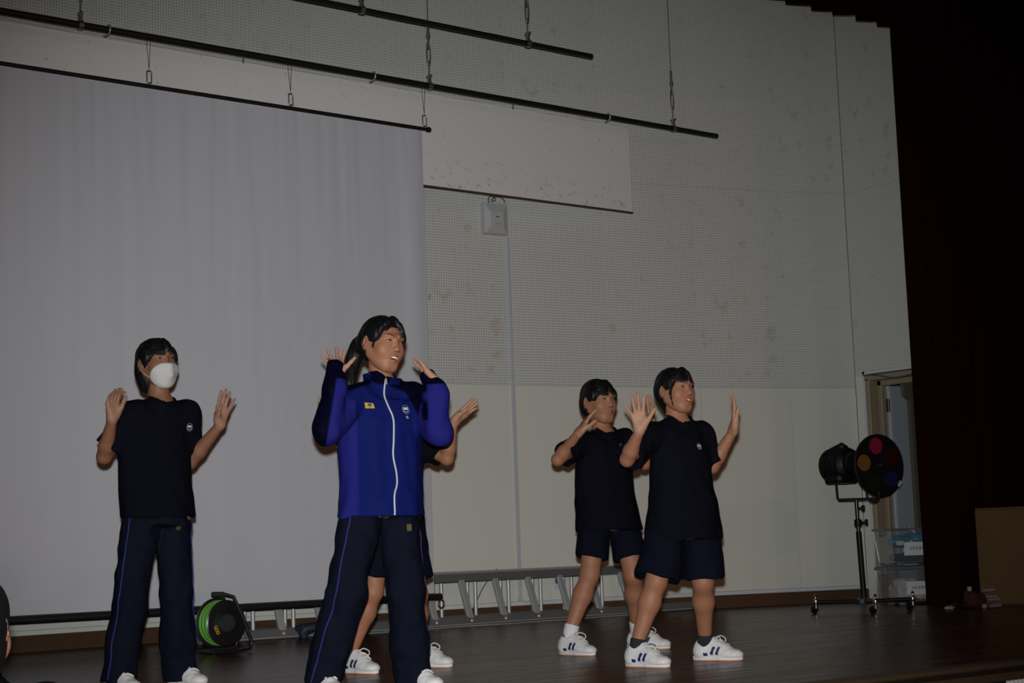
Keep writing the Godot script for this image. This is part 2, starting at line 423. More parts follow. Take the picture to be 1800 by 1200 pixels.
# the whole figure. p holds joints in metres, x to the photograph's right, z towards the viewer
func build_person(p: Dictionary) -> Node3D:
	var t := thing("person", p.label, "person", p.at, deg_to_rad(-38.0), "dancers on the stage")
	var h: Dictionary = p.head_look
	var hs: float = h.get("size", 1.0)
	var hw: float = h.get("wide", 1.0)
	var hb := head_basis(h)
	face_frame = Transform3D(hb, p.head)
	face_size = hs
	dress = p
	var skin_m: StandardMaterial3D = mats.get("skin")
	if skin_m == null:
		skin_m = mat("skin", 1, 1, 1, 0.58, 0.0, 0.42)
		skin_m.vertex_color_use_as_albedo = true
	var hair_m := mat("black_hair", 0.0048, 0.0045, 0.0044, 0.5, 0.0, 0.32)
	# feet
	var ank := {}
	for s in ["R", "L"]:
		var a := deg_to_rad(p["toe" + s])
		var dir := Vector3(sin(a), 0, cos(a))
		ank[s] = p["foot" + s] - dir * 0.062 + Vector3(0, 0.095, 0)
	# body: one skin over trunk, neck, limbs; head and hands on finer cells
	var b := []
	var rows: Array = p.torso
	var thin := []
	for r in rows:
		thin.append([r[0], r[1], r[2], r[3] - 0.05, r[4] - 0.042])
	b.append(stack(thin, p.yaw, 0.03))
	b.append(bar(p.shR, p.shL, 0.046, 0.046, 0.03))
	b.append(bar(p.neck + Vector3(0, -0.04, -0.005), p.head + hb * Vector3(0, -0.045, -0.012) * hs, 0.053, 0.049, 0.03))
	b.append(bar(p.neck + Vector3(0, -0.035, 0), (p.shR as Vector3).lerp(p.neck, 0.25), 0.048, 0.040, 0.04))
	b.append(bar(p.neck + Vector3(0, -0.035, 0), (p.shL as Vector3).lerp(p.neck, 0.25), 0.048, 0.040, 0.04))
	b.append(bar(p.hipR, p.hipL, 0.075, 0.075, 0.04))
	var lg: float = p.get("leg", 1.0)
	for s in ["R", "L"]:
		var sh: Vector3 = p["sh" + s]
		var el: Vector3 = p["el" + s]
		var wr: Vector3 = p["wr" + s]
		b.append(bar(sh, el, 0.041, 0.033, 0.025))
		b.append(bar(el, el.lerp(wr, 0.3), 0.034, 0.036, 0.015))
		b.append(bar(el.lerp(wr, 0.3), el.lerp(wr, 0.93), 0.036, 0.0235, 0.015))
		var hip: Vector3 = p["hip" + s]
		var kn: Vector3 = p["kn" + s]
		var an: Vector3 = ank[s]
		b.append(bar(hip, kn, 0.078 * lg, 0.052 * lg, 0.04))
		b.append(bar(kn, kn.lerp(an, 0.33) + Vector3(0, 0, -0.012), 0.048 * lg, 0.052 * lg, 0.03))
		b.append(bar(kn.lerp(an, 0.33) + Vector3(0, 0, -0.012), an, 0.052 * lg, 0.031 * lg, 0.03))
		b.append(bar(an, p["foot" + s] + Vector3(0, 0.045, 0), 0.030, 0.026, 0.02))
	var soup := Soup.new()
	skin(soup, b, 0.010, Transform3D.IDENTITY, 0.0, Vector3.ONE, 1)
	var hp := head_prims(h)
	var hsoup := Soup.new()
	# the head is meshed in its own frame and then set on the neck
	face_frame = Transform3D.IDENTITY
	face_size = 1.0
	skin(soup, hp, 0.0034, Transform3D(hb.scaled(Vector3.ONE * hs), p.head), 0.0, Vector3.ONE, 1)
	face_frame = Transform3D(Basis.IDENTITY, Vector3(0, 1000, 0))
	for s in ["R", "L"]:
		palm_at = p["wr" + s]
		palm_to = (p["hand" + s][1] as Vector3).normalized()
		skin(soup, hand_of(p, s), 0.0034, Transform3D.IDENTITY, 0.0, Vector3.ONE, 4)
	put(t, "body", soup.mesh(), skin_m)
	# hair
	var hx := Transform3D(hb.scaled(Vector3.ONE * hs), p.head)
	var hair_s := Soup.new()
	skin(hair_s, hair_prims(h.hair, hw), 0.0042, hx, 0.0034, Vector3(46, 7, 30))
	put(t, "hair", hair_s.mesh(), hair_m)
	# eyes, brows, teeth
	var fs := Soup.new()
	for s in [-1.0, 1.0]:
		var x: float = 0.031 * s
		var z := surface_at(hp, Vector3(x, 0.004, 0.14), Vector3(0, 0, -1)).z
		var eye := Soup.new()
		var squint: float = h.get("squint", 1.0)
		skin(eye, [egg(Vector3(x, 0.004, z - 0.0022), Vector3(0.0135, 0.0046 * squint, 0.0052), 0.0, 0, Basis(Vector3.UP, 0.25 * s))], 0.0016, hx)
		var ew := put(t, "eye", eye.mesh(), mat("eye_white", 0.26, 0.22, 0.20, 0.3))
		var iris := Soup.new()
		var gaze: float = h.get("gaze", 0.0)
		skin(iris, [egg(Vector3(x + gaze, 0.0045, z + 0.0012), Vector3(0.0056, 0.0048 * squint, 0.0030), 0.0)], 0.0013, hx)
		put(ew, "iris", iris.mesh(), mat("dark_iris", 0.012, 0.008, 0.006, 0.2))
		var lash := []
		for k in 7:
			var e := (k / 3.0 - 1.0)
			lash.append(hx * Vector3(x + 0.0145 * e, 0.0042 + (0.0054 - 0.0044 * e * e) * squint, z + 0.0026 - 0.0045 * e * e - 0.003 * s * e))
		put(ew, "lashes", tube_mesh(lash, [0.0006, 0.0015, 0.0017, 0.0017, 0.0017, 0.0015, 0.0006], 6), hair_m)
		var brow := []
		for k in 6:
			var e := k / 5.0
			var bx: float = (0.014 + 0.034 * e) * s
			var by := 0.0225 + 0.006 * sin(e * 2.4)
			brow.append(hx * Vector3(bx, by, surface_at(hp, Vector3(bx, by, 0.14), Vector3(0, 0, -1)).z + 0.0002))
		put(t, "eyebrow", tube_mesh(brow, [0.0020, 0.0028, 0.0029, 0.0026, 0.0020, 0.0008], 6), mat("brow_hair", 0.022, 0.014, 0.010, 0.8))
	if h.get("open", 0.0) > 0.0:
		var te := Soup.new()
		var op: float = h.open
		for k in 12:
			var x := (k - 5.5) * 0.0042
			te.box(hx * Vector3(x, -0.0615 + x * x * 6.0, 0.0860 - x * x * 14.0), Vector3(0.0040, 0.0040 + 0.0032 * op - absf(x) * 0.09, 0.004) * hs, 0.0008, hb * Basis(Vector3.UP, -x * -22.0))
		put(t, "teeth", te.mesh(), mat("tooth_enamel", 0.70, 0.64, 0.52, 0.3))
		var mo := Soup.new()
		skin(mo, [egg(Vector3(0, -0.065, 0.076), Vector3(0.020, 0.010, 0.006), 0.0)], 0.003, hx)
		put(t, "mouth_inside", mo.mesh(), mat("mouth_red", 0.10, 0.02, 0.018, 0.5))
	return t

# ---------------------------------------------------------------- clothes
func shirt_prims(p: Dictionary, slack: float, sleeve: float) -> Array:
	var q := []
	q.append(stack(p.torso, p.yaw, 0.035))
	var nk: Vector3 = p.neck
	for s in ["R", "L"]:
		q.append(bar(p["hip" + s] + Vector3(0, 0.04, 0), (p["hip" + s] as Vector3).lerp(p["kn" + s], 0.3), p.hip_r + 0.004, p.hip_r + 0.012, 0.04))
	q.append(half_space(Vector3(0, -1, 0), -p.torso[0][0]))
	for s in ["R", "L"]:
		var sh: Vector3 = p["sh" + s]
		var el: Vector3 = p["el" + s]
		q.append(bar(nk + Vector3(0, -0.040, 0), sh + Vector3(0, -0.004, 0), 0.060, 0.058, 0.05))
		if sleeve < 0.99:
			var e := sh.lerp(el, sleeve)
			q.append(cut_bar(sh, e, 0.061, 0.062 + slack, 0.035))
	for s in ["R", "L"]:
		var sh: Vector3 = p["sh" + s]
		var el: Vector3 = p["el" + s]
		if sleeve < 0.99:
			q.append(bar(sh.lerp(el, sleeve - 0.14), sh.lerp(el, sleeve + 0.3), 0.042, 0.056 + slack, 0.004, 1))
	# neck hole, dipping at the front
	var fy := deg_to_rad(p.yaw)
	var fw := Vector3(sin(fy), 0, cos(fy))
	q.append(bar(nk + fw * 0.016 + Vector3(0, 0.026, 0), nk + Vector3(0, 0.14, 0), 0.060, 0.066, 0.004, 1))
	return q

var fold_size := 0.0
var fold_scale := Vector3.ONE

func crest(parent: Node3D, prims: Array, from: Vector3, dir: Vector3, s: float) -> void:
	# round emblem: pale ring, a block of letters and a curved line below it
	var at := surface_at(prims, from, dir, 0.001)
	var n := slope_at(prims, at)
	var x := Vector3.UP.cross(n).normalized()
	var y := n.cross(x)
	var c := Soup.new()
	var ring := []
	for k in 25:
		var an := TAU * k / 24
		var g := at + (x * cos(an) * 0.017 + y * (sin(an) * 0.019 - 0.001)) * s
		ring.append(surface_at(prims, g + n * 0.02, -n, 0.0008))
	c.tube(ring, 0.0011 * s, 5, false)
	var pale := mat("print_white", 0.52, 0.53, 0.52, 0.7)
	var node := put(parent, "emblem", c.mesh(), mat("print_grey", 0.20, 0.20, 0.22, 0.7))
	var lt := Soup.new()
	for k in 4:
		var g := at + (x * (-0.009 + 0.006 * k) + y * 0.003) * s
		lt.box(surface_at(prims, g + n * 0.02, -n, 0.0006), Vector3(0.0046, 0.011, 0.0012) * s, 0.0002, Basis(x, y, n))
	var sm := []
	for k in 9:
		var an := PI + PI * k / 8.0
		sm.append(surface_at(prims, at + (x * cos(an) * 0.010 + y * (sin(an) * 0.006 - 0.0065)) * s + n * 0.02, -n, 0.0008))
	lt.tube(sm, 0.0015 * s, 5)
	put(node, "lettering", lt.mesh(), pale)

func tee(t: Node3D, p: Dictionary, slack: float, sleeve: float) -> void:
	var q := shirt_prims(p, slack, sleeve)
	var m := mat("navy_jersey", 0.0040, 0.0042, 0.0074, 0.9, 0.0, 0.14)
	fold_size = 0.010
	fold_scale = Vector3(7, 4.5, 7)
	var n := put(t, "t_shirt", skin_mesh(q, 0.009, fold_size, fold_scale), m)
	# ribbed collar
	var fy := deg_to_rad(p.yaw)
	var fw := Vector3(sin(fy), 0, cos(fy))
	var nk: Vector3 = p.neck
	var rib := []
	for k in 29:
		var an := TAU * k / 28
		var dir := fw * cos(an) + Vector3.UP.cross(fw) * sin(an)
		rib.append(surface_at(q.slice(0, q.size() - 1), nk + fw * 0.016 + dir * 0.0600 + Vector3(0, 0.12, 0), Vector3.DOWN, 0.0))
	put(n, "collar", tube_mesh(rib, 0.0075, 8), mat("navy_rib", 0.0034, 0.0036, 0.0066, 0.9, 0.0, 0.14))
	if p.has("crest"):
		crest(n, q, p.crest, Vector3(0, 0, -1), p.get("crest_size", 1.0))
	fold_size = 0.0

func legs_prims(p: Dictionary, top: float, hip_r: float, knee_r: float, hem_r: float, upto: float) -> Array:
	# trousers when upto reaches the ankle (2), shorts when it stays above the knee (<1)
	var q := []
	var hr: Vector3 = p.hipR
	var hl: Vector3 = p.hipL
	var c := (hr + hl) * 0.5
	var r0: Array = p.torso[0]
	q.append(stack([[c.y - 0.08, c.x, c.z, r0[3] - 0.03, r0[4] - 0.022], [c.y + 0.09, c.x, c.z, r0[3] - 0.035, r0[4] - 0.03]], p.yaw, 0.03))
	for s in ["R", "L"]:
		var hip: Vector3 = p["hip" + s]
		var kn: Vector3 = p["kn" + s]
		if upto < 1.0:
			q.append(cut_bar(hip, hip.lerp(kn, upto), hip_r, hem_r, 0.03))
		else:
			var a := deg_to_rad(p["toe" + s])
			var an: Vector3 = p["foot" + s] - Vector3(sin(a), 0, cos(a)) * 0.042 + Vector3(0, 0.036, 0)
			q.append(bar(hip, kn, hip_r, knee_r, 0.03))
			q.append(bar(kn, kn.lerp(an, 0.6), knee_r, lerpf(knee_r, hem_r, 0.55), 0.02))
			q.append(cut_bar(kn.lerp(an, 0.55), an, lerpf(knee_r, hem_r, 0.5), hem_r, 0.02))
	if upto < 1.0:
		for s in ["R", "L"]:
			var hip: Vector3 = p["hip" + s]
			var kn: Vector3 = p["kn" + s]
			q.append(bar(hip.lerp(kn, upto - 0.08), hip.lerp(kn, upto + 0.3), hem_r - 0.025, hem_r - 0.010, 0.004, 1))
	return q

func trousers(t: Node3D, p: Dictionary, hip_r: float, knee_r: float, hem_r: float) -> void:
	var q := legs_prims(p, p.torso[0][0] + 0.05, hip_r, knee_r, hem_r, 2.0)
	fold_size = 0.013
	fold_scale = Vector3(8, 6, 8)
	var n := put(t, "track_trousers", skin_mesh(q, 0.009, fold_size, fold_scale), mat("navy_track_cloth", 0.0045, 0.0056, 0.0118, 0.85, 0.0, 0.16))
	var pipe_m := mat("violet_piping", 0.030, 0.022, 0.13, 0.7, 0.0, 0.2)
	for s in ["R", "L"]:
		var a := deg_to_rad(p["toe" + s])
		var hip: Vector3 = p["hip" + s]
		var kn: Vector3 = p["kn" + s]
		var an: Vector3 = p["foot" + s] - Vector3(sin(a), 0, cos(a)) * 0.042 + Vector3(0, 0.06, 0)
		var out := Vector3(-0.36, 0, 0.93) if s == "R" else Vector3(0.95, 0, -0.30)
		var pts := []
		for k in 44:
			var e := k / 43.0
			var c := hip.lerp(kn, e * 2.0) if e < 0.5 else kn.lerp(an, e * 2.0 - 1.0)
			if k == 0:
				c.y = p.torso[0][0] + 0.005
			pts.append(surface_at(q, c + out * 0.3, -out, 0.001))
		put(n, "piping", tube_mesh(smooth_path(pts, 60), 0.0036, 6), pipe_m)
	# small woven tag below the hem of the top
	var hl: Vector3 = p.hipL
	var g := surface_at(q, Vector3(hl.x + p.get("tag_x", 0.05), p.torso[0][0] - 0.05, 0.6), Vector3(0, 0, -1), 0.001)
	var nn := slope_at(q, g)
	var x := Vector3.UP.cross(nn).normalized()
	var lb := Soup.new()
	lb.box(g, Vector3(0.022, 0.030, 0.002), 0.0005, Basis(x, nn.cross(x), nn))
	put(n, "brand_tag", lb.mesh(), mat("bronze_tag", 0.075, 0.055, 0.014, 0.6))
	fold_size = 0.0

func shorts(t: Node3D, p: Dictionary, hip_r: float, hem_r: float, upto: float) -> void:
	var q := legs_prims(p, p.torso[0][0] + 0.05, hip_r, 0.0, hem_r, upto)
	put(t, "shorts", skin_mesh(q, 0.009, 0.010, Vector3(8, 5, 8)), mat("navy_shorts_cloth", 0.0040, 0.0046, 0.0100, 0.85, 0.0, 0.15))

func sock(t: Node3D, p: Dictionary, s: String, high: float, m: Material) -> void:
	var a := deg_to_rad(p["toe" + s])
	var an: Vector3 = p["foot" + s] - Vector3(sin(a), 0, cos(a)) * 0.062 + Vector3(0, 0.095, 0)
	var kn: Vector3 = p["kn" + s]
	var lg: float = p.get("leg", 1.0)
	var d := (kn - an).normalized()
	var top := an + d * high
	var r := lerpf(0.031, 0.052, (high + 0.0) / 0.24) * lg + 0.005
	var k := put(t, "sock", skin_mesh([cut_bar(an - Vector3(0, 0.028, 0), top, 0.0385, r, 0.01)], 0.006), m)
	k.set_meta("label", "black ankle sock" if m.resource_name == "black_sock" else "white ankle sock")

# court shoe, built once: toe along +z, sole on y = 0
var shoe_parts := []

func make_shoe() -> void:
	var up := [
		egg(Vector3(0, 0.048, -0.085), Vector3(0.036, 0.048, 0.040), 0.02),
		bar(Vector3(0, 0.046, -0.07), Vector3(0.0, 0.042, 0.03), 0.036, 0.040, 0.03),
		egg(Vector3(0.003, 0.030, 0.075), Vector3(0.042, 0.030, 0.056), 0.03),
		bar(Vector3(0, 0.085, -0.062), Vector3(0, 0.062, 0.0), 0.036, 0.028, 0.03),
		bar(Vector3(0, 0.092, -0.020), Vector3(0, 0.060, 0.045), 0.022, 0.016, 0.02),
		bar(Vector3(0, 0.10, -0.062), Vector3(0, 0.14, -0.058), 0.030, 0.034, 0.006, 1),
		half_space(Vector3(0, -1, 0), -0.016),
	]
	var stripes := Soup.new()
	for sx in [-1.0, 1.0]:
		for k in 2:
			var reg := block(Vector3(0.05 * sx, 0.052, -0.014 + 0.027 * k), Vector3(0.04, 0.022, 0.0085), 0.001, 0.0, 2, Basis(Vector3(1, 0, 0), 0.42))
			var grown := up.duplicate()
			grown.append(reg)
			skin(stripes, grown, 0.0035, Transform3D(Basis.IDENTITY.scaled(Vector3(1.03, 1.0, 1.0)), Vector3.ZERO))
		var dot := block(Vector3(0.05 * sx, 0.034, -0.052), Vector3(0.04, 0.009, 0.012), 0.002, 0.0, 2)
		var gd := up.duplicate()
		gd.append(dot)
		skin(stripes, gd, 0.0035, Transform3D(Basis.IDENTITY.scaled(Vector3(1.03, 1.0, 1.0)), Vector3.ZERO))
	var outline := []
	for k in 36:
		var an := TAU * k / 36
		var z := cos(an) * 0.128
		var w := 0.045 if z > 0.0 else 0.038
		var pinch := 1.0 - 0.12 * exp(-pow((z + 0.02) / 0.04, 2.0))
		outline.append(Vector2((sin(an) * w * pinch) + 0.004 * (1.0 if z > 0.02 else 0.0), z))
	var sole := Soup.new()
	var mid := Soup.new()
	for lay in 2:
		var s: Soup = [sole, mid][lay]
		var y0: float = [0.0, 0.006][lay]
		var grow0: float = [0.985, 1.0][lay]
		for k in 36:
			var a: Vector2 = outline[k]
			var b: Vector2 = outline[(k + 1) % 36]
			# the gum rubber climbs over the toe
			var ya := (0.007 + 0.026 * smoothstep(0.0, 0.11, a.y)) if lay == 0 else (0.026 + 0.008 * smoothstep(0.06, 0.12, a.y))
			var yb := (0.007 + 0.026 * smoothstep(0.0, 0.11, b.y)) if lay == 0 else (0.026 + 0.008 * smoothstep(0.06, 0.12, b.y))
			var ga := grow0 * (1.012 if lay == 0 and a.y > 0.06 else 1.0)
			var gb := grow0 * (1.012 if lay == 0 and b.y > 0.06 else 1.0)
			s.quad(Vector3(b.x * grow0, y0, b.y * grow0), Vector3(a.x * grow0, y0, a.y * grow0), Vector3(a.x * ga, ya, a.y * ga), Vector3(b.x * gb, yb, b.y * gb))
			s.tri(Vector3(a.x * ga, ya, a.y * ga), Vector3(0, 0.03, 0), Vector3(b.x * gb, yb, b.y * gb))
			s.tri(Vector3(b.x, y0, b.y) * grow0, Vector3(0, y0, 0), Vector3(a.x, y0, a.y) * grow0)
	var lace := Soup.new()
	for k in 5:
		var z := -0.012 + 0.016 * k
		var pts := []
		for j in 7:
			var e := j / 3.0 - 1.0
			pts.append(surface_at(up, Vector3(0.026 * e, 0.2, z + 0.006 * e * (1.0 if k % 2 == 0 else -1.0)), Vector3(0, -1, 0), 0.002))
		lace.tube(pts, 0.0032, 6)
	var bow := Soup.new()
	for sx in [-1.0, 1.0]:
		bow.tube(smooth_path([Vector3(0, 0.104, -0.008), Vector3(0.018 * sx, 0.122, 0.010), Vector3(0.038 * sx, 0.110, 0.030), Vector3(0.036 * sx, 0.090, 0.032), Vector3(0.016 * sx, 0.098, 0.010), Vector3(0, 0.102, -0.004)], 16), 0.0028, 6)
		bow.tube(smooth_path([Vector3(0, 0.102, -0.004), Vector3(0.02 * sx, 0.10, 0.02), Vector3(0.042 * sx, 0.072, 0.036)], 8), 0.0026, 6)
	shoe_parts = [skin_mesh(up, 0.005, 0.0016, Vector3.ONE * 45), sole.mesh(), mid.mesh(), stripes.mesh(), lace.mesh(), bow.mesh()]

func shoe(t: Node3D, at: Vector3, toe: float, s := 1.0, bow := true) -> void:
	if shoe_parts.is_empty():
		make_shoe()
	var o := put(t, "shoe", shoe_parts[0], mat("white_leather", 0.60, 0.58, 0.56, 0.55), at, deg_to_rad(toe))
	o.set_meta("label", "white court shoe with gum sole")
	o.scale = Vector3.ONE * s
	put(o, "sole", shoe_parts[1], mat("gum_rubber", 0.40, 0.13, 0.03, 0.55))
	put(o, "midsole", shoe_parts[2], mat("white_foam", 0.62, 0.60, 0.58, 0.6))
	put(o, "stripe", shoe_parts[3], mat("navy_stripe", 0.008, 0.014, 0.075, 0.5))
	put(o, "lace", shoe_parts[4], mat("white_lace", 0.62, 0.60, 0.57, 0.8))
	if bow:
		put(o, "lace_bow", shoe_parts[5], mat("white_lace", 0.62, 0.60, 0.57, 0.8))

func dress_shoes(t: Node3D, p: Dictionary) -> void:
	for s in ["R", "L"]:
		shoe(t, p["foot" + s], p["toe" + s], p.get("shoe", 1.0), not p.has("tag_x"))

func mask_on(t: Node3D, p: Dictionary) -> void:
	var h: Dictionary = p.head_look
	var hs: float = h.get("size", 1.0)
	var hx := Transform3D(head_basis(h).scaled(Vector3.ONE * hs), p.head)
	var q := head_prims({"wide": h.get("wide", 1.0)})
	q.append(bar(Vector3(0, -0.022, 0.094), Vector3(0, -0.074, 0.097), 0.010, 0.009, 0.02))
	q.append(bar(Vector3(0, -0.074, 0.094), Vector3(0, -0.108, 0.066), 0.009, 0.012, 0.02))
	q.append(egg(Vector3(0, -0.052, 0.052), Vector3(0.050, 0.046, 0.044), 0.03))
	q.append(half_space(Vector3(0, 1, -0.16).normalized(), -0.031, 0.003))
	within = egg(Vector3(0, -0.072, 0.076), Vector3(0.078, 0.060, 0.066))
	grow_by = 0.006
	var s := Soup.new()
	skin(s, q, 0.0034, hx)
	grow_by = 0.0
	within = null
	var n := put(t, "face_mask", s.mesh(), mat("white_mask", 0.46, 0.445, 0.42, 0.9, 0.0, 0.3))
	for sx in [-1.0, 1.0]:
		for y in [-0.022, -0.082]:
			put(n, "ear_loop", tube_mesh(smooth_path([hx * Vector3(0.052 * sx, y, 0.060), hx * Vector3(0.070 * sx, y * 0.7 - 0.010, 0.025), hx * Vector3(0.082 * sx, -0.012 if y > -0.05 else -0.035, -0.010)], 10), 0.0014, 5), mat("white_loop", 0.55, 0.52, 0.50, 0.8))

func jacket(t: Node3D, p: Dictionary) -> void:
	var q := []
	q.append(stack(p.torso, p.yaw, 0.035))
	var nk: Vector3 = p.neck
	for s in ["R", "L"]:
		q.append(bar(p["hip" + s] + Vector3(0, 0.04, 0), (p["hip" + s] as Vector3).lerp(p["kn" + s], 0.3), p.hip_r + 0.004, p.hip_r + 0.012, 0.04))
	q.append(half_space(Vector3(0, -1, 0), -p.torso[0][0]))
	for s in ["R", "L"]:
		var sh: Vector3 = p["sh" + s]
		var el: Vector3 = p["el" + s]
		var wr: Vector3 = p["wr" + s]
		q.append(bar(nk + Vector3(0, -0.040, 0), sh + Vector3(0, -0.004, 0), 0.062, 0.060, 0.05))
		q.append(bar(sh, el, 0.066, 0.062, 0.03))
		q.append(bar(el, el.lerp(wr, 0.75), 0.058, 0.052, 0.03))
		q.append(bar(el.lerp(wr, 0.75), wr - (wr - el).normalized() * 0.025, 0.052, 0.043, 0.02))
		# ribbed cuff reaches over the wrist onto the hand
		var hd: Vector3 = p["hand" + s][0]
		q.append(cut_bar(wr - (wr - el).normalized() * 0.02, wr + hd.normalized() * 0.062, 0.037, 0.036, 0.012))
	# standing collar
	var fy := deg_to_rad(p.yaw)
	var fw := Vector3(sin(fy), 0, cos(fy))
	q.append(cut_bar(nk + Vector3(0, -0.035, 0) + fw * 0.006, nk + Vector3(0, 0.028, 0) - fw * 0.006, 0.072, 0.070, 0.012))
	q.append(bar(nk + fw * 0.012 + Vector3(0, -0.03, 0), nk + Vector3(0, 0.14, 0) - fw * 0.01, 0.056, 0.066, 0.003, 1))
	var m: StandardMaterial3D = mat("track_jacket_cloth", 1, 1, 1, 0.8, 0.0, 0.18)
	m.vertex_color_use_as_albedo = true
	dress = p
	fold_size = 0.012
	fold_scale = Vector3(7.5, 4.5, 7.5)
	var n := put(t, "track_jacket", skin_mesh(q, 0.0065, fold_size, fold_scale, 2), m)
	# zip, following the chest
	var pts := []
	for z in p.zip:
		pts.append(surface_at(q, z + Vector3(0, 0, 0.25), Vector3(0, 0, -1), 0.003))
	var zp := smooth_path(pts, 60)
	put(n, "zip", tube_mesh(zp, 0.0042, 8), mat("pale_zip", 0.42, 0.42, 0.42, 0.4))
	var pull := put(n, "zip_pull", tube_mesh([zp[0] + Vector3(0.002, 0.004, 0.004), zp[0] + Vector3(0.004, -0.024, 0.006)], [0.004, 0.006], 8), mat("zip_metal", 0.45, 0.44, 0.42, 0.3, 0.8))
	pull.set_meta("label", "small metal zip pull")
	# chest badge
	var g := surface_at(q, p.badge + Vector3(0, 0, 0.3), Vector3(0, 0, -1), 0.001)
	var nn := slope_at(q, g)
	var x := Vector3.UP.cross(nn).normalized()
	var y := nn.cross(x)
	var bs := Soup.new()
	var w := [Vector2(-0.024, 0.013), Vector2(-0.019, -0.012), Vector2(0.024, -0.011), Vector2(0.018, 0.010)]
	var c := []
	for k in w:
		c.append(surface_at(q, g + x * k.x + y * k.y + nn * 0.03, -nn, 0.0014))
	bs.quad(c[1], c[2], c[3], c[0])
	for k in 4:
		bs.quad(c[(k + 1) % 4] - nn * 0.003, c[(k + 1) % 4], c[k], c[k] - nn * 0.003)
	var bn := put(n, "badge", bs.mesh(), mat("gold_badge", 0.42, 0.30, 0.03, 0.5))
	var mk := Soup.new()
	for k in 5:
		var an := PI * k / 4.0
		var o := g + x * cos(an) * 0.007 + y * (0.001 + sin(an) * 0.005) + nn * 0.0016
		mk.lathe(o, nn, [Vector2(0.0034, 0), Vector2(0.0030, 0.0012), Vector2(0.0001, 0.0014)], 8)
	mk.box(g - y * 0.004 + nn * 0.002, Vector3(0.0035, 0.010, 0.0014), 0.0003, Basis(x, y, nn))
	put(bn, "badge_mark", mk.mesh(), mat("navy_stripe", 0.008, 0.014, 0.075, 0.5))
	crest(n, q, p.crest, Vector3(0, 0, -1), 1.05)
	# two small letters under the crest
	var f := SystemFont.new()
	f.font_names = PackedStringArray(["Droid Sans"])
	var tm := TextMesh.new()
	tm.text = "TS"
	tm.font = f
	tm.font_size = 16
	tm.pixel_size = 0.0009
	tm.depth = 0.0012
	var lt := put(n, "letters", tm, mat("print_white", 0.52, 0.53, 0.52, 0.7))
	var lg := surface_at(q, p.crest + Vector3(0.006, -0.036, 0), Vector3(0, 0, -1), 0.0015)
	var ln := slope_at(q, lg)
	var lx := Vector3.UP.cross(ln).normalized()
	lt.transform = Transform3D(Basis(lx, ln.cross(lx), ln), lg)
	fold_size = 0.0

